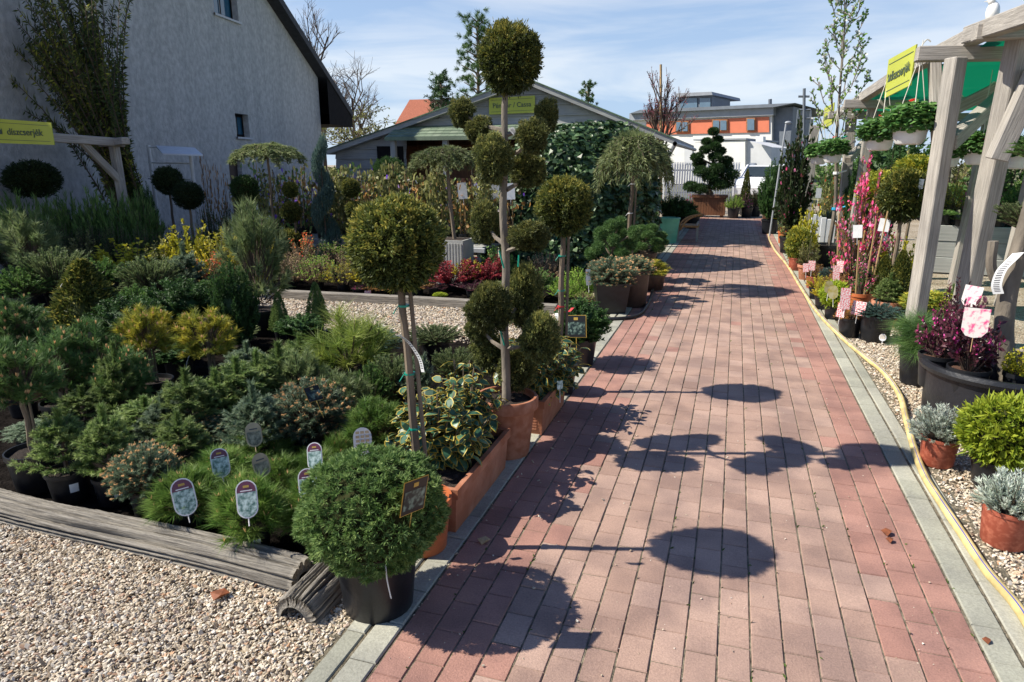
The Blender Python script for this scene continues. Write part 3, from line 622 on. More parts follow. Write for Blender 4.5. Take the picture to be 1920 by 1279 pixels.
mat('glass_pale', (.10, .16, .22), .05, .1, 3, spec=.9)
wood('log', (.09, .08, .068), (.44, .40, .34), 9, 1.0, .9)
wood('grey_timber', (.24, .22, .195), (.50, .465, .415), 7, .6, .85)
wood('blue_board', (.24, .25, .26), (.42, .42, .41), 4, .3, .8)
wood('bench_timber', (.30, .31, .30), (.44, .44, .42), 3, .3, .8)
wood('planter_wood', (.12, .05, .025), (.26, .115, .05), 4, .3, .6, 2)
mat('shingle', (.10, .16, .10), .9, .25, 20, .5, 60)
mat('red_roof', (.40, .13, .08), .85, .15, 10, .3, 30)
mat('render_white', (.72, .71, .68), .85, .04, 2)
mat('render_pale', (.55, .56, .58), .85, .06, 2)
mat('panel_orange', (.60, .17, .09), .8, .05, 2)
mat('cladding', (.26, .28, .31), .6, .1, 2)
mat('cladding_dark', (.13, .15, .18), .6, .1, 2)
mat('window_wood', (.30, .12, .04), .6, .2)
mat('sign_yellow', (.43, .46, .05), .45, .05, 3)
mat('sign_ink', (.06, .09, .05), .5, .1)
mat('steel', (.34, .36, .39), .5, .12, 6, metal=.05)
mat('white_metal', (.70, .72, .74), .45, .06)
mat('hose_yellow', (.60, .47, .20), .6, .3, 9, .2)
mat('hose_blue', (.08, .10, .40), .5, .1)
mat('black_hose', (.015, .015, .017), .5, .2)
mat('car_white', (.75, .76, .78), .2, .03)
mat('rubber', (.02, .02, .02), .7, .2)
mat('green_bin', (.10, .42, .30), .4, .2, 3)
mat('wicker', (.36, .20, .08), .7, .3, 30)
mat('cord', (.62, .60, .52), .8, .1)
mat('rope_white', (.75, .75, .72), .7, .1)
# green shade net: thin woven cloth that lets light through
m, N, L, b = newmat('shade_net')
b.inputs['Base Color'].default_value = (.0, .22, .15, 1); b.inputs['Roughness'].default_value = .7
t = N.new('ShaderNodeBsdfTranslucent'); t.inputs['Color'].default_value = (.0, .55, .38, 1); mx = N.new('ShaderNodeMixShader'); mx.inputs[0].default_value = .55
L.new(b.outputs[0], mx.inputs[1]); L.new(t.outputs[0], mx.inputs[2]); L.new(mx.outputs[0], N['Material Output'].inputs['Surface'])
# ------------------------------------------------------------------ ground, path, kerbs, gravel
gs = 400
struct(obj('ground', mesh('ground', [(np.array([[(-gs,-gs,-.014), (gs,-gs,-.014), (gs,gs,-.014), (-gs,gs,-.014)]], float), 0, None)], ['gravel_ground'])))
mat('meadow', (.10,.12,.045), .95, .35, .35, .6, 8, c2=(.22,.20,.10), thr=(.4,.65))
struct(obj('lawn', mesh('lawn', [(np.array([[(-120, 29, -.008), (120, 29, -.008), (160, 390, -.008), (-160, 390, -.008)], [(5.5, -20, -.009), (120, -20, -.009), (120, 29, -.009), (5.5, 29, -.009)]], float), 0, None)], ['meadow'])))
PX0, PX1, PW, PL = -1.0, .92, 1.92/18, .166
def slabs(cells, h, bev, z=0., jit=.0022):
    Q, T = [], []
    for x0, x1, y0, y1, t in cells:
        zz = z+random.uniform(-jit, jit); a = random.uniform(-.0018, .0018); g = .0017
        x0 += g+random.random()*.001; x1 -= g+random.random()*.001; y0 += g*.75; y1 -= g*.75+random.random()*.001
        o = [(x0, y0), (x1, y0), (x1, y1), (x0, y1)]; i = [(x0+bev, y0+bev), (x1-bev, y0+bev), (x1-bev, y1-bev), (x0+bev, y1-bev)]
        tz = [zz+a*random.uniform(-1, 1) for _ in range(4)]
        Q.append([(*p, q) for p, q in zip(i, tz)]); T.append(t)
        for k in range(4):
            j = (k+1) % 4; Q.append([(*o[k], zz-.005), (*o[j], zz-.005), (*i[j], tz[j]), (*i[k], tz[k])]); T.append(t)
            Q.append([(*o[k], zz-h), (*o[j], zz-h), (*o[j], zz-.005), (*o[k], zz-.005)]); T.append(t)
    return np.array(Q, float), np.array(T)
cells = []
for c in range(18):
    x = PX0+c*PW; y = .3+(c % 2)*PL*.5+random.uniform(-.02, .02)
    while y < 21.5:
        red = c >= 16 or (c == 15 and random.random() < .6) or c <= 2 or (c == 3 and random.random() < .4) or random.random() < .006
        t = (.5+.5*random.random()) if red else .45*random.random()
        cells.append((x, x+PW, y, y+PL, t)); y += PL
Q, T = slabs(cells, .03, .003)
struct(obj('path', mesh('path', [(Q, 0, T)], ['paver'])))
struct(obj('path_base', mesh('path_base', [(np.array([[(PX0-.25, .2, -.0045), (PX1+.25, .2, -.0045), (PX1+.25, 22, -.0045), (PX0-.25, 22, -.0045)]], float), 0, None)], ['joint'])))
cells = []
for s in (1, -1):
    for k, (w0, w1, l) in enumerate([(.005, .105, .20), (.115, .19, .5)]):
        y = .2+random.random()*.1
        while y < 21.5:
            a, b_ = (PX1+w0, PX1+w1) if s > 0 else (PX0-w1, PX0-w0); cells.append((a, b_, y, y+l, random.random())); y += l
Q, T = slabs(cells, .03, .004, .004)
struct(obj('kerb', mesh('kerb', [(Q, 0, T)], ['kerb_stone'])))
# moss and grit in the joints
n = 1500; cx = PX0+PW*rng.integers(0, 19, n); cy = .9+9*rng.random(n)**1.6; keep = np.sin(cy*3.1+cx*7)+.8*rng.normal(size=n) > .4
P = np.stack([cx, cy, 0*cx-.003], 1)[keep]; P[:, :2] += rng.normal(size=(len(P), 2))*[.0025, .02]
D = unit(rng.normal(size=P.shape)*[1, 1, .3]+[0, 0, .6])
struct(obj('moss', mesh('moss', [(rleaf(P, D, .008+.016*rng.random(len(P)), .009), 0, None)], ['moss'])), 'stuff')
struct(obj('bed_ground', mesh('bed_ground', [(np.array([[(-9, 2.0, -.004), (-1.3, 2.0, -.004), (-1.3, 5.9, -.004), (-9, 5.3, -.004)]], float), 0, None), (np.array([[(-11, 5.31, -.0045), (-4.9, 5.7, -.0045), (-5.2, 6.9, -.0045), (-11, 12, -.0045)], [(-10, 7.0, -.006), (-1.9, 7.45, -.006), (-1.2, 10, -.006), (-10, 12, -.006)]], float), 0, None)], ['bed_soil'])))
def pebbles(name, xs, n, s0):
    ico8 = []
    ph = (1+5**.5)/2
    vs = unit(np.array([(-1,ph,0),(1,ph,0),(-1,-ph,0),(1,-ph,0),(0,-1,ph),(0,1,ph),(0,-1,-ph),(0,1,-ph),(ph,0,-1),(ph,0,1),(-ph,0,-1),(-ph,0,1)], float))
    fs = np.array([(0,11,5),(0,5,1),(0,1,7),(0,7,10),(0,10,11),(1,5,9),(5,11,4),(11,10,2),(10,7,6),(7,1,8),(3,9,4),(3,4,2),(3,2,6),(3,6,8),(3,8,9),(4,9,5),(2,4,11),(6,2,10),(8,6,7),(9,8,1)])
    P = xs(n); n = len(P); s = s0*(.55+.9*rng.random(n)**2); V = vs[None]*(1+.25*rng.normal(size=(n, 12, 1)))
    S = np.stack([s*(.8+.6*rng.random(n)), s*(.6+.4*rng.random(n)), s*(.4+.25*rng.random(n))], 1); V = V*S[:, None]
    a = rng.random(n)*2*pi; c, q = np.cos(a)[:, None], np.sin(a)[:, None]; tl = .5*rng.normal(size=(n, 1))
    X = V[..., 0]*c-V[..., 1]*q; Y = V[..., 0]*q+V[..., 1]*c; Z = V[..., 2]+tl*X
    V = np.stack([X, Y, Z], 2)+P[:, None]
    T = np.repeat(rng.random(n), 20)
    me = mesh('gravel', [(V[:, fs].reshape(-1, 3, 3), 0, T)], ['pebble'])
    o = struct(obj(name, me), 'stuff'); return o
def area(x0, x1, y0, y1, z=.0):
    def f(n):
        P = np.stack([x0+(x1-x0)*rng.random(n), y0+(y1-y0)*rng.random(n), z-.010+.010*rng.random(n)], 1); return P
    return f
pebbles('gravel', area(-3.4, -1.2, .95, 1.95), 36000, .0070)
pebbles('gravel', area(1.12, 2.4, 1.4, 6.9), 32000, .0085)
pebbles('gravel', lambda n: np.array([[x, 5.6+1.6*v+.12*x*0, -.008] for x, v in zip(-5.6+4.2*rng.random(n), rng.random(n))]), 15000, .0125)
pebbles('gravel', area(1.12, 2.2, 6.9, 17), 9000, .012)
# loose stones on the left-hand pavers, dead leaves
P = []
for i in range(70): P.append((-1+.75*random.random()**1.8, 1.2+3.5*random.random(), .004))
pebbles('gravel', lambda n: np.array(P), 70, .006)
n = 900; P2 = np.stack([PX0+(PX1-PX0)*rng.beta(.7, .7, n), 1.0+9*rng.random(n)**1.5, .002+0*rng.random(n)], 1); pebbles('gravel', lambda n: P2, n, .0028)
mat('dead_leaf', (.26, .08, .03), .7, .4, 30)
mat('dead_leaf_pale', (.45, .33, .18), .7, .3, 30)
for i, (px, py, s, mm, lb) in enumerate([(1662, 1000, .05, 'dead_leaf', 'curled rust brown leaf lying on the pavers near the red border'), (1668, 1014, .035, 'dead_leaf', 'small brown leaf sliver beside the curled rust leaf'), (907, 1016, .05, 'dead_leaf_pale', 'pale dry leaf at the path edge in front of the terracotta trough'), (411, 1118, .06, 'dead_leaf', 'reddish dead leaf on the pale gravel beside the log edging'), (1850, 1203, .03, 'dead_leaf', 'dark shrivelled leaf on the grey kerb stones')]):
    c = G(px, py, .006); ot = np.array([[.0, -.5, .0], [.3, -.2, .25], [.5, .4, .1], [.0, .5, .25], [-.4, .3, .05], [-.5, -.2, .3]])*s
    th = np.array([0, 0, .0015]); top = [ot+c+th]; 
    o = obj('fallen_leaf', mesh('fallen_leaf', [(np.array(top), 0, None), (np.array([(ot+c)[::-1]]), 0, None), (np.array([[(ot+c)[k], (ot+c)[(k+1) % 6], (ot+c+th)[(k+1) % 6], (ot+c+th)[k]] for k in range(6)]), 0, None)], [mm])); tag(o, lb, 'leaf', 'dead leaves on the ground')
# ------------------------------------------------------------------ hollow half logs edging the bed
def half_log(p0, p1, r, ri, label, seed):
    R = np.random.default_rng(seed); p0 = np.array(p0, float); p1 = np.array(p1, float); Ln = np.linalg.norm(p1-p0)
    nl, na = int(Ln*45), 90; u = np.linspace(0, 1, nl+1); a = np.linspace(-.06, pi+.06, na+1)
    g = np.zeros((nl+1, na+1))
    for k in range(46):
        a0 = R.random()*pi; wd = .016+.026*R.random(); u0 = R.random(); ul = .12+.35*R.random(); dp = .22+.5*R.random()
        g -= dp*np.exp(-((a[None]-a0-.15*(u[:, None]-u0))/wd)**2)*np.clip(1-np.abs(u[:, None]-u0)/ul, 0, 1)**.5
    g += .05*np.sin(a[None]*9+R.random()*6+2*np.sin(u[:, None]*5))+.03*np.sin(u[:, None]*11+a[None]*3)+.02*R.normal(size=g.shape)
    rr = r*(1+g*.55)
    ends = 1-.06*(np.exp(-u*Ln/.02)+np.exp(-(1-u)*Ln/.02)); rr *= ends[:, None]
    X = np.repeat((u*Ln)[:, None], na+1, 1); X[0] += .006*R.normal(size=na+1); Y = np.cos(a)*rr+.012*np.sin(X*3.1+R.random()*6); Z = np.sin(a)*rr*1.22
    X[0] = 0; S = np.stack([X, Y, Z], 2); q = np.stack([S[:-1, :-1], S[:-1, 1:], S[1:, 1:], S[1:, :-1]], 2).reshape(-1, 4, 3)
    I = np.stack([X, np.cos(a)*ri+0*X, np.sin(a)*ri*1.1+0*X], 2); qi = np.stack([I[:-1, :-1], I[1:, :-1], I[1:, 1:], I[:-1, 1:]], 2).reshape(-1, 4, 3)
    e = []
    for E in (0, nl): e.append(np.stack([S[E, :-1], S[E, 1:], I[E, 1:], I[E, :-1]], 1))
    o = obj('log_edging', mesh('log_edging', [(q, 0, None), (qi, 0, None), (e[0], 0, None), (e[1], 0, None)], ['log'], False), None, p0, math.atan2(p1[1]-p0[1], p1[0]-p0[0]))
    o.data.polygons.foreach_set('use_smooth', [True]*len(o.data.polygons))
    import bmesh
    bm = bmesh.new(); bm.from_mesh(o.data); bmesh.ops.remove_doubles(bm, verts=bm.verts, dist=1e-5); bm.to_mesh(o.data); bm.free()
    tag(o, label, 'log', 'half logs edging the bed')
half_log((-1.50, 1.98, -.01), (-4.6, 2.09, -.01), .088, .045, 'long weathered grey half log along the front of the conifer bed', 3)
half_log((-1.40, 1.77, -.01), (-1.40, 2.75, -.01), .092, .055, 'short hollow half log with its arched end beside the round yew', 5)
# ------------------------------------------------------------------ house on the left
HC = G(613, 400); haz = atan((1143-CX)/(F*cos(PITCH)+(CY-305)*sin(PITCH)))-YAW
HD = np.array([sin(haz), cos(haz), 0]); HN = np.array([HD[1], -HD[0], 0])
def hs(px, py):
    q = plane(px, py, HC, HN); return np.dot(q-HC, HD), q[2]
def HW(s, z, o=0.): return HC+HD*s+HN*o+np.array([0, 0, z])
def holed(outline, holes, tf, depth):
    """wall face with recessed openings; 2-D points -> tf(s, z, offset)"""
    import bmesh
    bm = bmesh.new(); ed = []
    for lp in [outline]+holes:
        vs = [bm.verts.new((x, y, 0)) for x, y in lp]
        for i in range(len(vs)): ed.append(bm.edges.new((vs[i], vs[(i+1) % len(vs)])))
    bmesh.ops.triangle_fill(bm, edges=ed, use_beauty=True, use_dissolve=False, normal=(0, 0, 1))
    Tn = np.array([[tf(v.co.x, v.co.y, 0) for v in f.verts] for f in bm.faces]); bm.free()
    Rv = []
    for lp in holes:
        for i in range(len(lp)): a, b_ = lp[i], lp[(i+1) % len(lp)]; Rv.append([tf(*a, 0), tf(*b_, 0), tf(*b_, -depth), tf(*a, -depth)])
    return [(Tn, 0, None)]+([(np.array(Rv), 0, None)] if Rv else [])
s1, z1 = hs(645, 215); s0, z0 = hs(505, 0); sl = (z0-z1)/(s1-s0); sa = -6.25; za = z1+sl*(s1-sa); sL = 2*sa-s1
house = tag(empty('gabled_house', HW(-6, 0)), 'big pale rendered house with a steep dark gable roof behind the conifer bed', 'house')
win = []
for a, b_, c, d_ in [((440, 212), (469, 258), 0, 0), ((397, -25), (447, 32), 0, 0)]:
    x0, y0 = hs(*a); x1, y1 = hs(*b_); win.append((x0, x1, min(y0, y1), max(y0, y1)))
win[0] = (win[0][0], win[0][1], hs(440, 256)[1], hs(440, 212)[1]); win[1] = (win[1][0], win[1][1], hs(397, 22)[1], hs(397, 22)[1]+1.0)
dr = (hs(428, 300)[0], hs(452, 300)[0], 0.02, hs(428, 300)[1])
holes = [[(x0, y0), (x1, y0), (x1, y1), (x0, y1)] for x0, x1, y0, y1 in win+[dr]]
zt = lambda s: z1+sl*(s1-s) if s > sa else z1+sl*(s-sL)
out = [(-15.2, 0), (0, 0), (0, zt(0)-.12), (sa, za-.12), (-15.2, zt(-15.2)-.12)]
pl = holed(out, holes, HW, .22)
pl.append((np.array([[HW(0, 0), HW(0, 0, -9), HW(0, zt(0)-.12, -9), HW(0, zt(0)-.12)], [HW(-15.2, 0), HW(-15.2, zt(-15.2)-.12), HW(-15.2, zt(-15.2)-.12, -9), HW(-15.2, 0, -9)]]), 0, None))
obj('wall', mesh('wall', pl, ['stucco']), house)
for x0, x1, y0, y1 in win:
    fr = obj('window', mesh('window', [(np.array([[HW(a, b_, -.15) for a, b_ in [(x0, y0), (x0+.07, y0+.07), (x0+.07, y1-.07), (x0, y1)]], [HW(a, b_, -.15) for a, b_ in [(x1, y0), (x1, y1), (x1-.07, y1-.07), (x1-.07, y0+.07)]], [HW(a, b_, -.15) for a, b_ in [(x0, y0), (x1, y0), (x1-.07, y0+.07), (x0+.07, y0+.07)]], [HW(a, b_, -.15) for a, b_ in [(x0, y1), (x0+.07, y1-.07), (x1-.07, y1-.07), (x1, y1)]]]), 0, None), (np.array([[HW((x0+x1)/2+e*.025, b_, -.148) for e, b_ in [(-1, y0), (1, y0), (1, y1), (-1, y1)]]]), 0, None)], ['frame_dark']), house)
    sub('pane', mesh('pane', [(np.array([[HW(a, b_, -.17)-WL[house.name]-(0*HD) for a, b_ in [(x0, y0), (x1, y0), (x1, y1), (x0, y1)]]])+WL[house.name], 0, None)], ['glass']), fr)
    si = np.concatenate([np.array([[HW(a, y0-.05, o) for a, o in [(x0-.05, -.2), (x1+.05, -.2), (x1+.05, .05), (x0-.05, .05)]], [HW(a, y0-.004, o) for a, o in [(x0-.05, -.2), (x0-.05, .05), (x1+.05, .05), (x1+.05, -.2)]], [HW(x0-.05, y0-.05, .05), HW(x1+.05, y0-.05, .05), HW(x1+.05, y0-.004, .05), HW(x0-.05, y0-.004, .05)]])])
    sub('sill', mesh('sill', [(si, 0, None)], ['render_pale']), fr)
x0, x1, y0, y1 = dr
obj('door', mesh('door', [(np.array([[HW(a, b_, -.12) for a, b_ in [(x0, y0), (x1, y0), (x1, y1), (x0, y1)]], [HW(a, b_, -.10) for a, b_ in [(x0+.1, y0+.1), (x1-.1, y0+.1), (x1-.1, y1-.1), (x0+.1, y1-.1)]]]), 0, None)], ['door_brown']), house)
rf = []
for (sa_, za_), (sb_, zb_) in [((sa, za), (s1, z1)), ((sL, z1), (sa, za))]:
    c = lambda s, z, o: HW(s, z, o)
    t_ = .21
    for zo in (0, t_): rf.append([c(sa_, za_-.1+zo, .32), c(sb_, zb_-.1+zo, .32), c(sb_, zb_-.1+zo, -9.5), c(sa_, za_-.1+zo, -9.5)])
    rf.append([c(sa_, za_-.1, .32), c(sb_, zb_-.1, .32), c(sb_, zb_-.1+t_, .32), c(sa_, za_-.1+t_, .32)])
    for s_, z_ in ((sa_, za_), (sb_, zb_)): rf.append([c(s_, z_-.1, .32), c(s_, z_-.1, -9.5), c(s_, z_-.1+t_, -9.5), c(s_, z_-.1+t_, .32)])
roof = obj('roof', mesh('roof', [(np.array(rf), 0, None)], ['dark_roof']), house)
q = []
for z_ in (z1-.42, z1-.1): q.append([HW(s1, z_, .29), HW(0.02, z_, .29), HW(0.02, z_, -9), HW(s1, z_, -9)])
q += [[HW(s1, z1-.42, .29), HW(.02, z1-.42, .29), HW(.02, zt(0.0)-.1, .29), HW(s1, z1-.1, .29)], [HW(s1, z1-.42, .29), HW(s1, z1-.42, -9), HW(s1, z1-.1, -9), HW(s1, z1-.1, .29)]]
obj('eaves_box', mesh('eaves_box', [(np.array(q), 0, None)], ['frame_dark']), house)
# ------------------------------------------------------------------ shop shed
SR = np.array([-1.25, 13.8, 0]); se = np.array([-1., 0, 0]); sn = np.array([0, -1., 0])
def sp_(px, py, off=.22):
    q = plane(px, py, SR, sn); return np.dot(q-SR, se), q[2]
def SW(s, z, o=0.): return SR+se*s+sn*(o-.22)+np.array([0, 0, z])
ap = sp_(985, 150); re = sp_(1264, 264); le = sp_(738, 240); ll = sp_(612, 284)
shed = tag(empty('shop_shed', SW(3, 0)), 'grey boarded shop shed with a low gable and green shingle awning', 'shed')
def gz(s):
    return np.interp(s, [re[0], ap[0], le[0], ll[0]], [re[1], ap[1], le[1], ll[1]])-.07
q = []; bh = .21; z = 0
so_ = [re[0]+.42, ap[0], le[0], ll[0]-.1]
while z < ap[1]:
    zz = z+bh; ss = np.linspace(so_[0], so_[3], 160); ok = [s for s in ss if gz(s) > z+.02]
    if ok:
        segs = [(ok[0], ok[-1])]
        for a, b_ in segs:
            nseg = 24; xs = np.linspace(a, b_, nseg+1)
            for i in range(nseg):
                x0, x1 = xs[i], xs[i+1]
                if z < 1.95 and (x0+x1)/2 < le[0]-.1: continue
                t0, t1 = min(zz, gz(x0)), min(zz, gz(x1))
                if max(t0, t1) <= z: continue
                q.append([SW(x0, z, .035), SW(x1, z, .035), SW(x1, max(t1, z), .002), SW(x0, max(t0, z), .002)])
                q.append([SW(x0, z, .035), SW(x0, z, 0), SW(x1, z, 0), SW(x1, z, .035)])
    z += bh
for s_ in (re[0]+2.1, ll[0]-.1): q.append([SW(s_, 0, -.9), SW(s_, 0, -6), SW(s_, gz(s_), -6), SW(s_, gz(s_), -.9)])
obj('wall', mesh('wall', [(np.array(q), 0, None)], ['blue_board']), shed)
pts = [re, ap, le, ll]; q = []
for (a, za_), (b_, zb_) in zip(pts[:-1], pts[1:]):
    for zo in (-.07, .05): q.append([SW(a, za_+zo, .22), SW(b_, zb_+zo, .22), SW(b_, zb_+zo, -6.2), SW(a, za_+zo, -6.2)])
    q.append([SW(a, za_-.07, .22), SW(b_, zb_-.07, .22), SW(b_, zb_+.05, .22), SW(a, za_+.05, .22)])
for (a, za_) in (re, ll): q.append([SW(a, za_-.07, .22), SW(a, za_-.07, -6.2), SW(a, za_+.05, -6.2), SW(a, za_+.05, .22)])
obj('roof', mesh('roof', [(np.array(q), 0, None)], ['bench_timber']), shed)
q = []
for (a, za_), (b_, zb_) in zip(pts[:-1], pts[1:]):
    q.append([SW(a, za_+.055, .24), SW(b_, zb_+.055, .24), SW(b_, zb_+.055, -6.2), SW(a, za_+.055, -6.2)]); q.append([SW(a, za_+.03, .24), SW(b_, zb_+.03, .24), SW(b_, zb_+.055, .24), SW(a, za_+.055, .24)])
obj('shingles', mesh('shingles', [(np.array(q), 0, None)], ['shingle']), shed)
# gutter on the right eave
obj('gutter', mesh('gutter', [(tube([SW(re[0]-.04, re[1]-.06, .5), SW(re[0]-.04, re[1]-.06, -6.2)], .042, 10), 0, None), (tube([SW(re[0]-.02, re[1]-.08, .3), SW(re[0]+.1, re[1]-.3, .2), SW(re[0]+.36, re[1]-.45, .1), SW(re[0]+.38, .1, .1)], .04, 8), 0, None)], ['steel'], True), shed)
# awning of overlapping shingle rows
aw0 = sp_(1168, 226)[0]; aw1 = sp_(738, 238)[0]; zt_ = sp_(960, 232)[1]; zb_ = zt_-.26; q = []; T = []
for k in range(4):
    f0, f1 = k/4, (k+1)/4; x = aw0
    while x < aw1:
        x2 = min(aw1, x+.16+.02*random.random()); za_ = zt_-(zt_-zb_)*f0; zc_ = zt_-(zt_-zb_)*f1
        q.append([SW(x, za_, .03+.62*f0), SW(x2-.006, za_, .03+.62*f0), SW(x2-.006, zc_+.018, .03+.62*f1), SW(x, zc_+.018, .03+.62*f1)]); T.append(random.random())
        q.append([SW(x, zc_+.018, .03+.62*f1), SW(x2-.006, zc_+.018, .03+.62*f1), SW(x2-.006, zc_, .03+.62*f1), SW(x, zc_, .03+.62*f1)]); T.append(.5); x = x2
attr_mat('shingle_rows', [(0, (.15, .21, .14)), (1, (.25, .31, .22))], 40, .4, .9, .3, .2)
obj('awning', mesh('awning', [(np.array(q), 0, np.array(T)), (np.array([[SW(aw0, zt_-.01, .02), SW(aw1, zt_-.01, .02), SW(aw1, zb_-.02, .66), SW(aw0, zb_-.02, .66)], [SW(aw0, zb_-.06, .66), SW(aw1, zb_-.06, .66), SW(aw1, zb_+.0, .66), SW(aw0, zb_+.0, .66)]]), 0, np.array([.5, .5]))], ['shingle_rows']), shed)
for s_ in (aw1-.15, aw1-1.35, aw1-2.5, .55): beam('post', SW(s_, 0, .55), SW(s_, zb_-.02, .55), .11, .11, 'bench_timber', shed)
obj('recess', mesh('recess', [(np.array([[SW(1.8, 0, -.9), SW(le[0], 0, -.9), SW(le[0], 2.3, -.9), SW(1.8, 2.3, -.9)], [SW(1.8, 0, 0), SW(1.8, 0, -.9), SW(1.8, 2.3, -.9), SW(1.8, 2.3, 0)], [SW(le[0], 0, 0), SW(le[0], 0, -.9), SW(le[0], 2.3, -.9), SW(le[0], 2.3, 0)], [SW(1.8, 1.96, 0), SW(le[0], 1.96, 0), SW(le[0], 1.96, -.9), SW(1.8, 1.96, -.9)]]), 0, None)], ['planter_wood']), shed)
do = sp_(700, 300); obj('opening', mesh('opening', [(np.array([[SW(a, b_, .04) for a, b_ in [(sp_(750, 300)[0], .2), (sp_(700, 300)[0], .2), (sp_(700, 300)[0], sp_(700, 274)[1]), (sp_(750, 300)[0], sp_(750, 274)[1])]]]), 0, None)], ['frame_dark']), shed)
# porch shelves and stacked clay pots
shf = tag(empty('pot_shelf', SW(3.6, 0, .2)), 'slatted wooden display shelf under the green awning of the shed', 'shelf')
sA, sB = sp_(960, 300)[0], sp_(795, 300)[0]
for zz in (.55, 1.0): 
    beam('board', SW(sA, zz, .2), SW(sB, zz, .2), .42, .04, 'bench_timber', shf)
for s_ in (sA+.05, sB-.05): beam('leg', SW(s_, 0, .2), SW(s_, 1.0-.02, .2), .08, .36, 'bench_timber', shf)
PM.update({k: pot_mesh(k) for k in ('black', 'terracotta', 'red', 'orange', 'brown', 'basket', 'square')})
wh = ['first', 'second', 'third', 'fourth', 'fifth', 'sixth']
k = 0
for zz, lv, lbv in ((1.02, 6, 'upper'), (.57, 6, 'lower')):
    for i in range(lv):
        s_ = sA+.12+(sB-sA-.24)*(i+.5)/lv; inv = (i+k) % 3 == 0
        o = obj('clay_pot', PM['terracotta'], None, SW(s_, zz+(.26 if inv else 0), .2), 0, (.26, .26, .26 if not inv else -.26))
        tag(o, f'empty clay pot {"upside down" if inv else "upright"} on the {lbv} shed shelf, {wh[lv-1-i]} from its left end', 'flowerpot', 'clay pots on the shed shelf')
    k += 1
# ------------------------------------------------------------------ signs
def sign(name, c4, label, text, parent=None, tsz=.1, off=.012, logo=True):
    c4 = np.array(c4, float); n = np.cross(c4[1]-c4[0], c4[3]-c4[0]); n /= np.linalg.norm(n)
    if np.dot(n, O-c4[0]) < 0: n = -n
    b4 = c4-n*.012; r = empty(name, c4.mean(0)); tag(r, label, 'sign')
    f = lambda u, v, o=0.: c4[0]*(1-u)*(1-v)+c4[1]*u*(1-v)+c4[2]*u*v+c4[3]*(1-u)*v+n*o
    q = [list(c4), list(b4[::-1])]+[[c4[i], c4[(i+1) % 4], b4[(i+1) % 4], b4[i]] for i in range(4)]
    obj('panel', mesh('panel', [(np.array(q), 0, None)], ['sign_yellow']), r)
    ln = [[f(a, v0, .002) for a, v0 in [(.05, v), (.95, v), (.95, v+.02), (.05, v+.02)]] for v in (.14, .84)]
    obj('border', mesh('border', [(np.array(ln), 0, None)], ['sign_ink']), r)
    xa = (c4[1]-c4[0]); wd = np.linalg.norm(xa); xa /= wd; ya = np.cross(n, xa)
    cu = bpy.data.curves.new('lettering', 'FONT'); cu.body = text; cu.align_x = 'CENTER'; cu.align_y = 'CENTER'; cu.size = tsz; cu.extrude = .001; cu.offset = .0015
    tmp = bpy.data.objects.new('lettering_curve', cu); COL.objects.link(tmp); dg = bpy.context.evaluated_depsgraph_get(); dg.update(); me = bpy.data.meshes.new_from_object(tmp.evaluated_get(dg)); bpy.data.objects.remove(tmp); me.materials.clear(); me.materials.append(MATS['sign_ink']); o = bpy.data.objects.new('lettering', me); COL.objects.link(o); o.parent = r
    o.location = f(.54 if logo else .5, .5, .004)-WL[r.name]; o.rotation_euler = Matrix([Vector(xa), Vector(ya), Vector(n)]).transposed().to_euler()
    if logo:
        hh = tsz*.32; p = f(.12, .5, .004); lg = [[p-xa*hh-ya*hh, p+xa*hh-ya*hh, p+xa*hh+ya*hh]]
        obj('emblem', mesh('emblem', [(np.array(lg), 0, None), (np.array([[p-xa*hh-ya*hh*.2, p-xa*hh*.1+ya*hh*.7, p-xa*hh+ya*hh]]), 0, None)], ['sign_ink']), r)
    return r
SO = SW(0, 0, .09)
cs = [plane(px, py, SO, sn) for px, py in [(917, 215), (1003, 211), (1003, 179), (917, 184)]]
sign('shop_sign', cs, 'lime yellow shop sign on the grey shed gable', 'Pénztár / Cassa', None, np.linalg.norm(cs[1]-cs[0])*.135, logo=False)
# ------------------------------------------------------------------ far buildings
FN = np.array([-.42, -.9, 0]); FN /= np.linalg.norm(FN)
def fY(px, py, Y):                        # facades turned a little towards the sun side
    return plane(px, py, aY(1447, 300, Y), FN)
def far_poly(name, pts, Y, m, parent, dz=0):
    return obj(name, mesh(name, [(np.array([[fY(px, py, Y) for px, py in pts]]), 0, None)], [m]), parent)
def far_prism(name, pts, Y, depth, m, parent):
    f = np.array([fY(px, py, Y) for px, py in pts]); bk = f-FN*depth*np.array([.7, 1, 1]); q = [(np.array([f]), 0, None), (np.array([bk[::-1]]), 0, None), (np.array([[f[i], bk[i], bk[(i+1) % len(f)], f[(i+1) % len(f)]] for i in range(len(f))]), 0, None)]
    return obj(name, mesh(name, q, [m]), parent)
mb = tag(empty('modern_building', aY(1320, 300, 62)*[1, 1, 0]), 'modern white building with an orange panelled upper storey beyond the steel fence', 'building')
Yb = 62.
far_prism('wall', [(1180, 345), (1447, 345), (1447, 212), (1180, 226)], Yb, 14, 'render_white', mb)
far_prism('fascia', [(1180, 226), (1450, 216), (1450, 201), (1180, 213)], Yb-.4, 14.4, 'cladding', mb)
far_prism('roof', [(1180, 213), (1450, 201), (1491, 193), (1200, 206)], Yb-.8, 16, 'cladding_dark', mb)
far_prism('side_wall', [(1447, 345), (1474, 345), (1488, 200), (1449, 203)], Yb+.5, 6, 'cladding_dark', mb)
far_poly('panel', [(1212, 253), (1442, 248), (1442, 219), (1212, 229)], Yb-.12, 'panel_orange', mb)
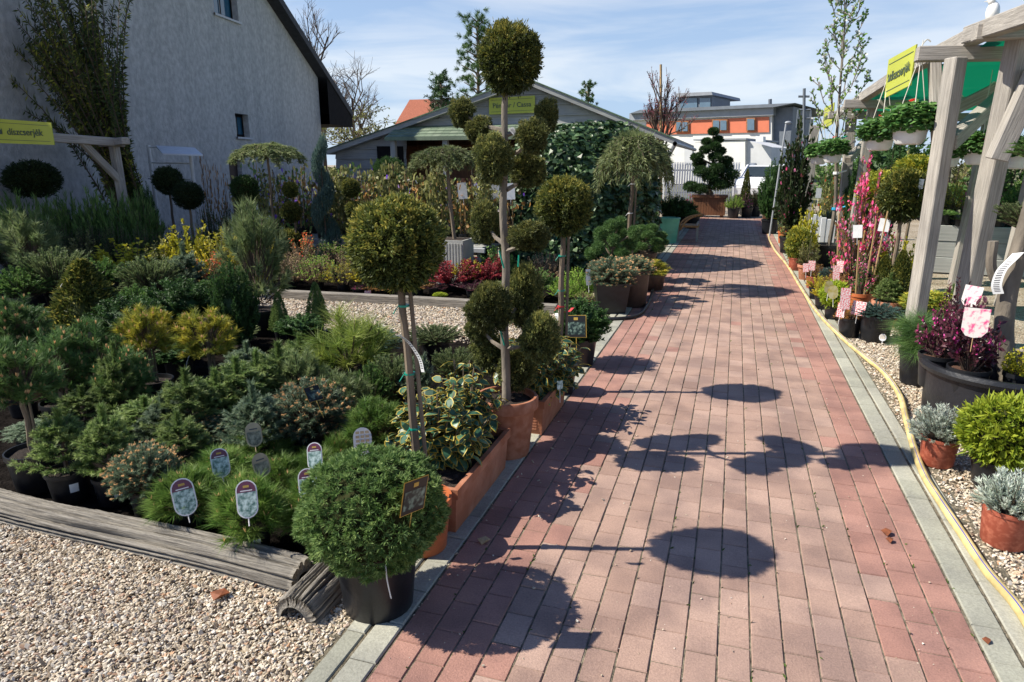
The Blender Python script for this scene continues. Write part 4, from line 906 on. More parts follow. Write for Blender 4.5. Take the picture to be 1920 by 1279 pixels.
for x0, x1, y0, y1 in [(1266, 1291, 248, 227), (1335, 1364, 246, 224), (1399, 1416, 246, 221)]:
    fr = far_prism('window', [(x0, y0), (x1, y0), (x1, y1), (x0, y1)], Yb-.3, .15, 'window_wood', mb)
    mid = (x0+x1)/2; q = [[fY(px, py, Yb-.36) for px, py in [(a, y0-2), (b_, y0-2), (b_, y1+2), (a, y1+2)]] for a, b_ in ([(x0+2, mid-1), (mid+1, x1-2)] if x1-x0 > 20 else [(x0+2, x1-2)])]
    sub('pane', mesh('pane', [(np.array(q), 0, None)], ['glass_pale']), fr); fr.children[0].location = (0, 0, 0)
far_prism('dormer', [(1268, 205), (1335, 203), (1335, 178), (1272, 181)], Yb+1, 5, 'cladding_dark', mb)
far_prism('dormer_roof', [(1264, 182), (1336, 178), (1334, 172), (1268, 175)], Yb+.5, 8, 'cladding', mb)
q = [[fY(px, py, Yb+.9) for px, py in [(a, 203), (b_, 203), (b_, 184), (a, 184)]] for a, b_ in [(1276, 1307), (1312, 1332)]]
obj('window', mesh('window', [(np.array(q), 0, None)], ['glass_pale']), mb)
obj('chimney', mesh('chimney', [(tube([aY(1444, 200, Yb+5), aY(1444, 186, Yb+5)], .15, 8), 0, None)], ['cladding_dark']), mb)
an = tag(empty('white_annex', aY(1350, 300, 50)*[1, 1, 0]), 'low flat roofed white annex in front of the modern building', 'building')
far_prism('wall', [(1240, 345), (1397, 345), (1397, 263), (1240, 270)], 50, 8, 'render_white', an)
far_prism('parapet', [(1300, 264), (1399, 262), (1399, 259), (1300, 261)], 49.9, 8.3, 'cladding', an)
far_prism('side_wall', [(1397, 345), (1446, 345), (1446, 276), (1397, 262)], 50.3, 5, 'render_pale', an)  # greyer than the front wall: the side's shade put into its colour
far_poly('door', [(1283, 306), (1298, 306), (1298, 273), (1283, 273)], 49.9, 'render_pale', an)
o = far_prism('wall_unit', [(1417, 266), (1431, 266), (1431, 256), (1417, 255)], 49.5, .6, 'white_metal', an)
rh = tag(empty('red_roofed_house', aY(770, 300, 42)*[1, 1, 0]), 'distant house with a plain red tiled roof behind the shed', 'house')
far_prism('roof', [(735, 242), (830, 242), (805, 186), (768, 187)], 42, 8, 'red_roof', rh); far_prism('wall', [(745, 330), (822, 330), (822, 242), (745, 242)], 42.6, 6, 'render_pale', rh)
# far ground-hugging church cross on a frame beyond the pergola
cr = tag(empty('iron_cross', aY(1507, 300, 45)*[1, 1, 0]), 'thin dark cross on a tall mast beyond the climbing shrubs', 'cross')
obj('mast', mesh('mast', [(tube([aY(1506, 330, 45), aY(1508, 166, 45)], .09, 6), 0, None)], ['cladding_dark']), cr)
obj('crossbar', mesh('crossbar', [(tube([aY(1497, 181, 45), aY(1518, 181, 45)], .07, 6), 0, None)], ['cladding_dark']), cr)
obj('frame', mesh('frame', [(tube([aY(a, b_, 45), aY(c, d_, 45)], .06, 5), 0, None) for a, b_, c, d_ in [(1494, 240, 1497, 206), (1521, 240, 1520, 206), (1497, 206, 1520, 206), (1494, 222, 1521, 222)]], ['cladding_dark']), cr)
# steel picket fence
fe = tag(empty('steel_fence', aY(1285, 380, 27)*[1, 1, 0]), 'pale steel picket fence behind the wooden planter', 'fence')
a, b_ = G(1243, 380), G(1385, 380); q = []
nP = 30
for i in range(nP):
    p = a+(b_-a)*i/nP; q.append(boxq(p[0]-.035, p[0]+.035, p[1]-.02, p[1]+.02, .05, 1.62+.0*i))
obj('pickets', mesh('pickets', [(np.concatenate(q), 0, None)], ['white_metal']), fe)
obj('rails', mesh('rails', [(tube([a+[0, .045, z_], b_+[0, .045, z_]], .03, 6), 0, None) for z_ in (.4, 1.3)], ['steel']), fe)
# white estate car
def car(at, rz):
    r = tag(empty('parked_car', at), 'white estate car with roof rails parked beyond the far planters', 'car'); r.rotation_euler = (0, 0, rz)
    pr = [(-2.2, .35), (2.2, .35), (2.25, .7), (2.0, .95), (1.0, 1.0), (.3, 1.48), (-1.7, 1.5), (-2.2, .95)]
    f = np.array([[(x, -.88+(.14 if z_ > 1.1 else 0), z_) for x, z_ in pr]]); g = f*[1, -1, 1]; sd = np.array([[f[0][i], f[0][(i+1) % 8], g[0][(i+1) % 8], g[0][i]] for i in range(8)])
    b = sub('body', bevelbox(mesh('body', [(f, 0, None), (g[:, ::-1], 0, None), (sd, 0, None)], ['car_white']), .05, 2), r)
    for s in (-1, 1):
        sub('window', mesh('window', [(np.array([[(.75, s*.84, 1.05), (.28, s*.77, 1.42), (-1.6, s*.77, 1.42), (-1.85, s*.84, 1.05)]]), 0, None)], ['car_glass']), r)
        sub('roof_rail', mesh('roof_rail', [(tube([(.2, s*.65, 1.52), (.0, s*.65, 1.57), (-1.5, s*.65, 1.57), (-1.7, s*.65, 1.52)], .02, 6), 0, None)], ['steel']), r)
        for x in (-1.4, 1.4):
            o = sub('wheel', mesh('wheel', [(np.concatenate([lathe([(.001, -.1), (.30, -.1), (.33, -.06), (.33, .06), (.30, .1), (.001, .1)])[:, :, [0, 2, 1]]]), 0, None)], ['rubber']), r); o.location = (x, s*.82, .33)
    sub('windscreen', mesh('windscreen', [(np.array([[(.97, -.72, 1.06), (.97, .72, 1.06), (.38, .66, 1.45), (.38, -.66, 1.45)]]), 0, None)], ['car_glass']), r)
cp = aY(1438, 300, 31); car((cp[0], 31, 0), radians(-100))
# ------------------------------------------------------------------ pergola on the right
pg = tag(empty('pergola', (2.6, 9, 0)), 'grey timber pergola with splayed posts and green shade net along the path', 'pergola')
B3 = lambda nm, a, Ya, b_, Yb, w, h, m='grey_timber', roll=0: beam(nm, aY(*a, Ya), aY(*b_, Yb), w, h, m, pg, roll)
def toground(p, Yp):                      # put a post's foot on the ground
    q = aY(*p, Yp); q[2] = max(-.01, q[2]); return q
beam('post', G(1708, 646), aY(1793, 108, 6.75), .115, .13, 'grey_timber', pg, radians(28))
beam('brace', aY(1762, 330, 6.98), aY(1752, 112, 7.3), .09, .11, 'grey_timber', pg)
B3('crossbeam', (1718, 102, ), 7.0, (1960, 98), 7.0, .12, .12)
foot2 = G(1793, 640); beam('post', foot2, aY(1915, 66, 6.5), .14, .15, 'grey_timber', pg, radians(28))
B3('brace', (1868, 300), 6.45, (1945, 130), 6.4, .13, .15)
B3('crossbeam', (1826, 62), 6.4, (2020, 52), 6.4, .12, .12)
B3('brace', (1780, 268), 6.9, (1878, 180), 8.2, .11, .13)
B3('plate', (1960, 18), 5.3, (1818, 66), 6.9, .11, .13)
B3('plate', (1838, 62), 6.75, (1700, 130), 8.9, .11, .13)
B3('plate', (1712, 122), 8.8, (1618, 183), 11.5, .11, .13)
B3('plate', (1624, 180), 11.4, (1545, 232), 16.5, .11, .13)
for (p, Yp, q_, Yq, w_) in [((1575, 480), 12.6, (1597, 212), 12.7, .15), ((1592, 470), 11.6, (1638, 190), 11.5, .12), ((1512, 400), 16.0, (1528, 235), 16.0, .17)]:
    a = aY(*q_, Yq); g = G(*p); g = np.array([aY(*p, Yp)[0], Yp, -.01]); beam('post', g, a, w_, w_, 'grey_timber', pg)
B3('crossbeam', (1582, 195), 11.4, (1720, 196), 11.4, .10, .12)
B3('crossbeam', (1553, 216), 12.6, (1680, 216), 12.6, .10, .12)
B3('brace', (1590, 300), 11.9, (1640, 248), 12.6, .1, .1)
for (a, Ya, b_, Yb2) in [((1790, 205), 8.6, (1960, 120), 8.6), ((1680, 205), 10.5, (1960, 175), 10.5), ((1640, 225), 12.5, (1960, 215), 12.5)]:
    B3('rafter', a, Ya, b_, Yb2, .09, .12)
for p, Yp in (((1812, 400), 10.5), ((1925, 330), 9.0)):
    q = aY(*p, Yp); beam('post', (q[0], Yp, -.01), (q[0]+.1, Yp, 2.35), .14, .14, 'grey_timber', pg)
# shade net strung over the beams
nx, ny = 10, 16; S = np.zeros((nx+1, ny+1, 3))
for i in range(nx+1):
    for j in range(ny+1):
        y = 6.2+10.5*j/ny; e = np.array([np.interp(y, [5.3, 6.9, 8.9, 11.5, 16.5], [aY(1960, 18, 5.3)[0], aY(1818, 66, 6.9)[0], aY(1700, 130, 8.9)[0], aY(1618, 183, 11.5)[0], aY(1545, 232, 16.5)[0]])])[0]
        S[i, j] = (e+.1+3.6*i/nx, y, 2.60-.10*sin(pi*((j*1.0) % 4)/4)-.06*sin(pi*i/nx)+.16*i/nx)
q = np.stack([S[:-1, :-1], S[1:, :-1], S[1:, 1:], S[:-1, 1:]], 2).reshape(-1, 4, 3)
obj('shade_net', mesh('shade_net', [(q, 0, None), (q[:, ::-1]+[0, 0, .004], 0, None)], ['shade_net'], False), pg)
sign('pergola_sign', [aY(1658, 184, 7.9), aY(1706, 160, 7.2), aY(1718, 83, 7.2), aY(1666, 112, 7.9)], 'yellow hanging sign at the near end of the grey pergola', 'díszcserjék', None, .12)
sign('pergola_sign', [aY(1543, 243, 13.4), aY(1561, 232, 12.6), aY(1564, 192, 12.6), aY(1546, 203, 13.4)], 'small yellow sign far along the pergola behind the young tree', 'díszcserjék', None, .12)
lp = tag(empty('garden_trellis', aY(160, 300, 7.4)*[1, 1, 0]), 'shaded timber trellis frame holding the yellow sign by the house', 'trellis')
beam('beam', aY(60, 255, 7.2), aY(232, 268, 8.2), .13, .12, 'grey_timber', lp); q = aY(212, 262, 8.2); beam('post', (q[0]+.05, 8.2, 0), q, .11, .11, 'grey_timber', lp)
beam('brace', aY(150, 262, 7.7), aY(226, 340, 8.2), .09, .09, 'grey_timber', lp); beam('crossbeam', aY(190, 270, 8.5), aY(236, 264, 7.9), .11, .1, 'grey_timber', lp)
q = aY(-60, 250, 6.6); beam('post', (q[0], q[1], 0), q, .11, .11, 'grey_timber', lp); beam('beam', q, aY(60, 255, 7.2), .13, .12, 'grey_timber', lp)
sign('bed_sign', [aY(-14, 268, 6.6), aY(102, 272, 6.75), aY(95, 230, 6.75), aY(-14, 222, 6.6)], 'yellow sign on the shaded trellis in front of the house wall', 'díszcserjék', None, .115)
# bird figure on the pergola beam
bd = tag(empty('dove_figure', aY(1858, 42, 6.4)), 'white dove perched on the pergola beam', 'bird'); c = WL[bd.name]; s = .0053*6.4*.28
obj('body', mesh('body', [(ico(c+[0, 0, .07], (.045, .06, .075), 8), 0, None), (ico(c+[-.02, -.01, .15], (.026, .03, .034), 8), 0, None), (tube([c+[-.03, 0, .15], c+[-.07, -.005, .145]], [.01, .001], 5), 0, None), (tube([c+[.02, .02, .05], c+[.07, .05, -.01]], [.03, .012], 5), 0, None), (tube([c+[0, 0, .16], c+[0, 0, .215]], [.008, .003], 5), 0, None)], ['white_plastic'], True), bd)
# raised timber bench under the pergola
rb = tag(empty('raised_bed', (3.6, 9.5, 0)), 'grey boarded raised planting bench under the pergola', 'bench'); 
rbx = G(1690, 515); x0 = 2.75; yb = 11.6; 
for k in range(3): beam('board', (x0, yb+.01*(k % 2), .12+.235*k), (x0+4.6, yb-.6+.01*(k % 2), .12+.235*k), .035, .23, 'bench_timber', rb)
obj('top', mesh('top', [(np.array([[(x0, yb+.02, .70), (x0+4.6, yb-.58, .70), (x0+4.8, yb+1.2, .70), (x0+.2, yb+1.8, .70)]]), 0, None)], ['bed_soil']), rb)
for f in (.03, .5, .97): beam('leg', (x0+4.6*f, yb-.6*f+.1, 0), (x0+4.6*f, yb-.6*f+.1, .68), .09, .09, 'bench_timber', rb)
# white rack by the house
wr = tag(empty('metal_rack', aY(320, 330, 9.6)*[1, 1, 0]), 'white metal stand with a tilted white board against the house wall', 'rack')
for p, q_ in [((278, 272), None), ((356, 278), None)]:
    t_ = aY(*p, 9.6); obj('post', mesh('post', [(tube([(t_[0], 9.6, 0), t_], .03, 8), 0, None)], ['white_metal'], True), wr)
for y_ in (276, 305, 335): obj('rail', mesh('rail', [(tube([aY(278, y_, 9.6), aY(358, y_+2, 9.6)], .013, 6), 0, None)], ['white_metal'], True), wr)
c4 = np.array([aY(292, 275, 9.6), aY(365, 279, 9.6), aY(381, 293, 9.1), aY(305, 290, 9.1)]); n_ = np.array([0, 0, .02])
obj('board', mesh('board', [(np.array([c4+n_, c4[::-1]]), 0, None), (np.array([[c4[i], c4[(i+1) % 4], c4[(i+1) % 4]+n_, c4[i]+n_] for i in range(4)]), 0, None)], ['white_metal']), wr)
# sales benches in the second bed
def sales_bench(x0, y0, x1, y1, d, z, label):
    r = tag(empty('sales_bench', ((x0+x1)/2, (y0+y1)/2, 0)), label, 'bench')
    a = np.array([x0, y0, z]); b_ = np.array([x1, y1, z]); 
    beam('top', a, b_, d, .04, 'bench_timber', r); beam('rail', a-[0, d/2+.02, .03], b_-[0, d/2+.02, .03], .03, .07, 'steel', r)
    for f in (.04, .35, .65, .96):
        for s in (-1, 1):
            p = a+(b_-a)*f+np.array([0, s*d*.42, 0]); beam('leg', (p[0], p[1], 0), (p[0], p[1], z-.02), .05, .05, 'steel', r)
sales_bench(-6.7, 9.85, -3.3, 9.5, .9, .42, 'long low sales bench of climbers in front of the shed')
# timber edging along the second bed
for (a, b_, lb) in [(G(505, 556), G(770, 570), 'long grey timber sleeper edging the second bed, left length'), (G(774, 570), G(1045, 586), 'grey timber sleeper edging the second bed, length by the path')]:
    o = beam('timber_edging', a+[0, 0, .04], b_+[0, 0, .04], .10, .10, 'log'); tag(o, lb, 'timber', 'timbers edging the second bed')
# pole by the path
p = G(1443, 442); o = empty('metal_pole', p); tag(o, 'thin grey metal pole leaning at the far end of the yellow hose', 'pole'); t_ = aY(1474, 232, p[1])
obj('shaft', mesh('shaft', [(tube([p, t_], .02, 8), 0, None)], ['steel'], True), o); obj('head', mesh('head', [(ico(t_+[.04, 0, .02], (.07, .04, .035), 6), 0, None)], ['steel'], True), o)
# hoses
def smooth(pts, n=12):
    pts = np.array(pts, float); P = np.vstack([2*pts[0]-pts[1], pts, 2*pts[-1]-pts[-2]]); o = []
    for i in range(1, len(P)-2):
        for t_ in np.linspace(0, 1, n, endpoint=False):
            a, b_, c, d_ = P[i-1:i+3]; o.append(.5*((2*b_)+(-a+c)*t_+(2*a-5*b_+4*c-d_)*t_**2+(-a+3*b_-3*c+d_)*t_**3))
    return np.array(o+[pts[-1]])
hp = [G(px, py, .022) for px, py in [(1447, 395), (1441, 430), (1450, 462), (1475, 498), (1500, 538), (1530, 582), (1575, 628), (1620, 668), (1655, 700), (1684, 740), (1700, 785), (1711, 840), (1729, 890), (1761, 940), (1803, 1000), (1850, 1070), (1900, 1138), (1960, 1225), (2040, 1340)]]
R9 = random.Random(4)
for h_ in hp: h_ += np.array([R9.uniform(-.012, .012), 0, R9.uniform(0, .006)])
hp[0][2] = .5
hs_ = smooth(hp); ho = tag(obj('garden_hose', mesh('garden_hose', [(tube(hs_, .0195, 12), 0, None)], ['hose_yellow'], True)), 'thick yellow hose with a blue stripe running along the kerb', 'hose')
st = smooth([h+np.array([-.004, -.012, .0153]) for h in hp]); sub('stripe', mesh('stripe', [(tube(st, .004, 6), 0, None)], ['hose_blue']), ho)
bh_ = smooth([G(px, py, .02) for px, py in [(1062, 585), (1120, 597), (1190, 593), (1215, 570), (1225, 540), (1240, 505), (1247, 495), (1235, 487)]])
tag(obj('drip_hose', mesh('drip_hose', [(tube(bh_, .018, 8), 0, None)], ['black_hose'], True)), 'black hose looped round the dark pots on the left edge of the path', 'hose')
# green bin with cane handles, and bonsai planter
p = G(1252, 455); bn = tag(empty('green_bin', p), 'pale green plastic tub standing at the left edge of the path', 'tub')
hgt = aY(1252, 408, p[1])[2]; o = obj('shell', mesh('shell', [(lathe([(.001, 0), (.17, 0), (.215, .95), (.23, .95), (.23, 1), (.2, 1), (.17, .2)]), 0, None)], ['green_bin'], True), bn, p, 0, (1, 1, hgt))
wk = tag(empty('wicker_chair', p+[.22, .35, 0]), 'cane chair with bent arms beside the pale green tub', 'chair'); c = p+np.array([.25, .3, 0])
for dx in (0, .07): obj('arm', mesh('arm', [(tube(smooth([c+[-.1+dx, -.1, .25], c+[0+dx, -.05, .42], c+[.15+dx, 0, .52], c+[.36+dx, 0, .57]]), .022, 6), 0, None)], ['wicker'], True), wk)
for dx, dy in ((-.1, 0), (.3, 0), (-.1, .4), (.3, .4)): beam('leg', c+[dx, dy, 0], c+[dx, dy, .4], .035, .035, 'bench_timber', wk)
obj('seat', mesh('seat', [(boxq(c[0]-.13, c[0]+.33, c[1]-.05, c[1]+.43, .3, .34), 0, None)], ['wicker']), wk)
# ------------------------------------------------------------------ plants
CENTRED = {'thuja_globe', 'gold_globe', 'globe_gold_green', 'ball', 'ball_dull', 'ball_box', 'ball_green', 'rosette', 'lime'}
NAMES = dict(spruce='potted_spruce', spruce_blue='potted_spruce', spruce_bud='potted_spruce', budmound='potted_spruce', spruce_pillar='potted_spruce', mugo='potted_pine', mugo_gold='potted_pine', mugo_dense='potted_pine', grasspine='potted_pine', pine_yellow='potted_pine', pine_long='potted_pine', pine_white='potted_pine', juniper='potted_juniper', juniper_blue='potted_juniper', juniper_green='potted_juniper', dark='potted_yew', dark_cone='potted_yew', spreading='potted_yew', gold_cone='potted_cypress', thuja_globe='potted_thuja', gold_globe='potted_thuja', globe_gold_green='potted_thuja', red='potted_barberry', climber='potted_climber', climber_red='potted_climber', climber_violet='potted_climber', climber_pale='potted_climber', weeping='weeping_larch', spiral='spiral_topiary', lavender='potted_lavender', rosette='potted_yew', varieg='variegated_shrub', heath_dark='potted_heather', brown='potted_heather', brown_green='potted_heather', fresh='potted_heather', twiggy_gold='potted_heather', pinktall='flowering_shrub', pinkbush='flowering_shrub', camellia='flowering_shrub', purple='flowering_shrub')
SOILM = soil_mesh(); MULCH = soil_mesh('bark_mulch')
def put_pot(root, kind, pd, ph, at, mulch=False):
    p = obj('pot', PM[kind], root, at, random.random()*6 if kind != 'square' else .3, (pd, pd, ph))
    sub('soil', MULCH if mulch else SOILM, p); return p
def hang_tag(root, kind, px, py, Y, w, h, rz=0, tilt=0):
    c = aY(px, py, Y); m_ = mpp(c); key = (kind, round(w*m_, 3), round(h*m_, 3))
    o = obj('plant_tag', tag_mesh(kind, w*m_, h*m_*(1.15 if kind in ('capsule', 'back', 'white') else 1)), root, c); face = math.atan2(-(c[0]), c[1]); tilt = tilt or (-22 if kind in ('capsule', 'back', 'white') else -8)
    o.rotation_euler = (radians(tilt), radians(random.uniform(-6, 6)), face+radians(rz)); return o
def plant(kind, px, ty, Y, w, label, cat, pot='black', pd=None, ph=None, group=None, name=None, tags=(), lift=0., mulch=False, px0=None):
    T = aY(px, ty, Y); m_ = mpp(T); wm = w*m_; Ht = T[2]-lift
    base = np.array([T[0], Y, lift]); root = tag(empty(name or NAMES.get(kind, 'potted_shrub'), base), label, cat, group)
    pd = pd or min(.30, max(.13, .5*wm)); ph = ph or .82*pd
    if Ht < ph*1.25: ph = max(.05, Ht*.55)
    if pot: put_pot(root, pot, pd, ph, base, mulch)
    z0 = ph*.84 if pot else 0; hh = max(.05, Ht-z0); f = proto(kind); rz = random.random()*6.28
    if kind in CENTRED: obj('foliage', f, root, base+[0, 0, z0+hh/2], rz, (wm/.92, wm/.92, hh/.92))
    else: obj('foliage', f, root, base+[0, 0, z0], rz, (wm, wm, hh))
    for t_ in tags: hang_tag(root, *t_)
    return root
def standard(kind, px, ty, Y, w, h, label, cat, pot='black', pd=.26, ph=None, base=None, tr=.016, group=None, name='standard_tree', ties=(), tags=(), lean=(0, 0), bark='bark', stake=False, mulch=False):
    T = aY(px, ty, Y); m_ = mpp(T); wm, hm = w*m_, h*m_; b0 = np.array([T[0]+lean[0], Y+lean[1], 0]); ph = ph or .82*pd
    root = tag(empty(name, b0), label, cat, group)
    if pot: put_pot(root, pot, pd, ph, b0, mulch)
    c = np.array([T[0], Y, T[2]-hm/2]); z0 = ph*.8; zt_ = c[2] if kind in CENTRED else c[2]+hm*.35
    n = 8; pts = [b0+(np.array([c[0], c[1], 0])-b0)*k/n+np.array([.004*sin(k*1.9+px), .004*cos(k*2.3), z0+(zt_-z0)*k/n]) for k in range(n+1)]
    trk = obj('trunk', mesh('trunk', [(tube(pts, np.linspace(tr*1.15, tr*.8, n+1), 8), 0, None)], [bark], True), root)
    if stake: obj('stake', mesh('stake', [(tube([b0+[tr*2.2, .01, z0*.8], pts[-2]+[tr*1.9, .01, 0]], tr*.5, 6), 0, None)], ['bark'], True), root)
    f = proto(kind); rz = random.random()*6.28
    if kind in CENTRED: obj('crown', f, root, c, rz, (wm/.92, wm/.92, hm/.92))
    else: obj('crown', f, root, c-[0, 0, hm/2], rz, (wm, wm, hm))
    for ty_, tm in ties:
        z = aY(px, ty_, Y)[2]; k = (z-z0)/(zt_-z0); p = pts[0]+(pts[-1]-pts[0])*k
        obj('tie', mesh('tie', [(tube([p-[0, 0, .004], p+[0, 0, .004]], tr*1.35, 10), 0, None), (tube([p+[-tr, -tr, 0], p+[-tr*2, -tr*1.5, -.03]], .002, 4), 0, None)], [tm]), root)
    for t_ in tags: hang_tag(root, *t_)
    return root, pts
def strip_tag(root, pts, w, m='white_paper', print_=True):
    """a bent paper strip hanging along pts"""
    P = smooth(pts, 6); n = np.array([.8, -.5, .2])*w/2; q = np.array([[P[i]-n, P[i]+n, P[i+1]+n, P[i+1]-n] for i in range(len(P)-1)]); off = np.array([0, -.001, .0])
    parts = [(q, 0, None), (q[:, ::-1]-off*1.2, 0, None)]; mm = [m]
    if print_:
        ins = [[P[i]-n*.6+off, P[i]+n*.5+off, P[i]*.6+P[i+1]*.4+n*.5+off, P[i]*.6+P[i+1]*.4-n*.6+off] for i in range(2, len(P)-2)]
        parts.append((np.array(ins), 1, None)); mm.append('ink')
    return obj('plant_tag', mesh('plant_tag', parts, mm), root)
# ---------- along the path, left: the shaped trees
c = np.array([-1.15, 1.95, 0]); pot0 = .26
r = tag(empty('potted_yew', c), 'clipped round dark green yew in a big black pot at the front of the path', 'shrub')
put_pot(r, 'black', .325, .30, c); cc = aY(702, 950, 1.97)
obj('foliage', proto('rosette'), r, (c[0]+.0, c[1], cc[2]), 1, (.585, .585, .49))
hang_tag(r, 'dark', 777, 930, 1.82, 62, 72, 42, 8)
strip_tag(r, [c+[.135, -.175, .30], c+[.14, -.178, .24], c+[.148, -.172, .17]], .010, print_=False)
g_bt = 'shaped trees in terracotta by the path'
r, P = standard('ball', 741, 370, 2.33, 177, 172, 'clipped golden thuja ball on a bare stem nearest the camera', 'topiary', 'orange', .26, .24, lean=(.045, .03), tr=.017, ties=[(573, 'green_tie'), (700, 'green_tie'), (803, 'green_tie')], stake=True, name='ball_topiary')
q = aY(755, 632, 2.27); strip_tag(r, [q+[-.015, -.02, .012], q+[.012, -.03, .008], q+[.04, -.02, -.02], q+[.075, -.015, -.075], q+[.085, -.01, -.13]], .024)
q = aY(772, 850, 2.3); strip_tag(r, [q+[0, -.03, 0], q+[.01, -.035, -.03], q+[.04, -.03, -.08]], .02)
def trough(x0, x1, y0, y1, h, label, name='terracotta_trough'):
    c = ((x0+x1)/2, (y0+y1)/2, 0); r = tag(empty('planted_trough', c), label, 'planter')
    tp = .016; w_ = .016; q = []
    B = [(x0+tp, y0+tp, 0), (x1-tp, y0+tp, 0), (x1-tp, y1-tp, 0), (x0+tp, y1-tp, 0)]; zr = h-.045
    R1 = [(x0+.004, y0+.004, zr), (x1-.004, y0+.004, zr), (x1-.004, y1-.004, zr), (x0+.004, y1-.004, zr)]
    R2 = [(x0-.008, y0-.008, zr), (x1+.008, y0-.008, zr), (x1+.008, y1+.008, zr), (x0-.008, y1+.008, zr)]; R3 = [(a, b_, h) for a, b_, _ in R2]
    R4 = [(x0+w_, y0+w_, h), (x1-w_, y0+w_, h), (x1-w_, y1-w_, h), (x0+w_, y1-w_, h)]; R5 = [(a, b_, h-.05) for a, b_, _ in R4]
    for a, b_ in ((B, R1), (R1, R2), (R2, R3), (R3, R4), (R4, R5)):
        for i in range(4): j = (i+1) % 4; q.append([a[i], a[j], b_[j], b_[i]])
    rb_ = []
    for k in range(7):                       # raised ribs on the short end
        z = .035+k*.017; rb_.append(boxq(x0+.045, x1-.045, y0+tp-.008, y0+tp+.004, z, z+.009))
    o = obj('trough', mesh('trough', [(np.array(q), 0, None), (np.concatenate(rb_), 0, None)], ['terracotta']), r)
    so__ = []; nx, ny = 5, 14
    for i in range(nx):
        for j in range(ny):
            f = lambda i, j: (x0+w_+(x1-x0-2*w_)*i/nx, y0+w_+(y1-y0-2*w_)*j/ny, h-.040+.012*sin(i*3+j*2.1))
            so__.append([f(i, j), f(i+1, j), f(i+1, j+1), f(i, j+1)])
    sub('soil', mesh('soil', [(np.array(so__), 0, None)], ['soil']), o); return r
r = trough(-1.345, -1.05, 2.48, 3.21, .225, 'terracotta trough of variegated shrub nearest the camera')
obj('foliage', proto('varieg'), r, (-1.27, 2.76, .20), .4, (.50, .44, .44)); obj('foliage', proto('varieg'), r, (-1.24, 3.02, .20), 2.2, (.44, .42, .48))
r = trough(-1.22, -.985, 3.68, 4.28, .225, 'terracotta trough of variegated shrub behind the tall tree pot')
obj('foliage', proto('varieg'), r, (-1.12, 3.86, .18), 4.1, (.44, .44, .46)); obj('foliage', proto('varieg'), r, (-1.02, 4.08, .17), 5.2, (.46, .46, .40))
hang_tag(r, 'photo', 1050, 722, 3.70, 14, 16, 40)
# the tall many-balled tree
Yt = 3.40; c = np.array([aY(950, 745, Yt)[0], Yt, 0])
r = tag(empty('ball_topiary', c), 'tall tree clipped into many balls in a round terracotta pot', 'topiary')
put_pot(r, 'terracotta', .355, .345, c)
tp = [np.array([c[0], Yt, .26])]+[aY(px, py, Yt) for px, py in [(949, 690), (945, 600), (949, 500), (943, 400), (947, 300), (946, 200), (953, 120)]]
obj('trunk', mesh('trunk', [(tube(smooth(tp, 5), np.linspace(.026, .014, 36), 10), 0, None)], ['bark_grey'], True), r)
for px, py, w_, h_, dy, rot in [(956, 110, 112, 124, 0, 0), (866, 212, 42, 50, .12, .5), (898, 244, 48, 46, .08, .5), (1024, 216, 42, 54, .14, -.6), (998, 256, 56, 60, -.08, -.5), (924, 298, 64, 86, -.10, 0), (992, 318, 62, 62, .12, 0), (910, 418, 52, 72, .16, 0), (990, 442, 72, 50, -.12, -.4), (916, 575, 78, 84, -.14, 0), (978, 555, 68, 110, .16, 0), (898, 612, 46, 62, .10, 0), (1010, 632, 68, 86, -.08, 0), (970, 690, 66, 78, .10, 0), (918, 660, 60, 70, .18, 0)]:
    p = aY(px, py, Yt+dy); m_ = mpp(p)
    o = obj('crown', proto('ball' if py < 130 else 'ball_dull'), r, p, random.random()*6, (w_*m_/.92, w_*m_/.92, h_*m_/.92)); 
    q = np.array([tp[0][0], Yt, max(.35, p[2]-.10)])
    if py > 130: obj('branch', mesh('branch', [(tube([q, (q+p)/2-[0, 0, .02], p], [.014, .010, .006], 5), 0, None)], ['bark_grey']), r)
for (a, b_) in [((936, 470), (945, 503)), ((930, 590), (946, 648)), ((973, 478), (972, 500))]:
    p, q = aY(*a, Yt-.04), aY(*b_, Yt-.035); obj('tie', mesh('tie', [(tube([p, q], .005, 5), 0, None)], ['green_tie']), r)
q = aY(957, 240, Yt-.05); strip_tag(r, [q, q+[.02, 0, -.02], q+[.05, 0, -.05], q+[.07, .01, -.07]], .04)
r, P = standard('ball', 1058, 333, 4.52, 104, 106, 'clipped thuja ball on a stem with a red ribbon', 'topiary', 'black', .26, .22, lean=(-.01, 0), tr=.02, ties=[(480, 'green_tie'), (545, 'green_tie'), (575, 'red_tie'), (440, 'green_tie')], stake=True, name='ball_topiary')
q = aY(1048, 578, 4.58); strip_tag(r, [q+[-.02, -.02, .01], q+[.03, -.03, -.01], q+[.07, -.02, -.02], q+[.10, 0, .01]], .03, 'red_tie', False); strip_tag(r, [q+[-.01, -.03, -.03], q+[0, -.04, -.09], q+[.02, -.03, -.16]], .035)
o = plant('spreading', 1090, 560, 5.25, 120, 'low spreading dark conifer with a dark picture tag at the path edge', 'conifer', pd=.28, tags=[('dark', 1080, 612, 5.0, 40, 42, -15, 0)])
plant('budmound', 1148, 478, 7.35, 105, 'rounded dark conifer in the square black pot by the black hose', 'conifer', 'square', .40, .34, tags=[('slip', 1103, 520, 7.2, 9, 30, 20)])
plant('budmound', 1190, 476, 7.75, 80, 'second dark conifer squeezed behind the square black pot', 'conifer', 'brown', .38, .42)
plant('mugo_gold', 1222, 488, 8.9, 75, 'yellow tinged dwarf pine in a tall brown pot by the black hose', 'conifer', 'brown', .40, .42)
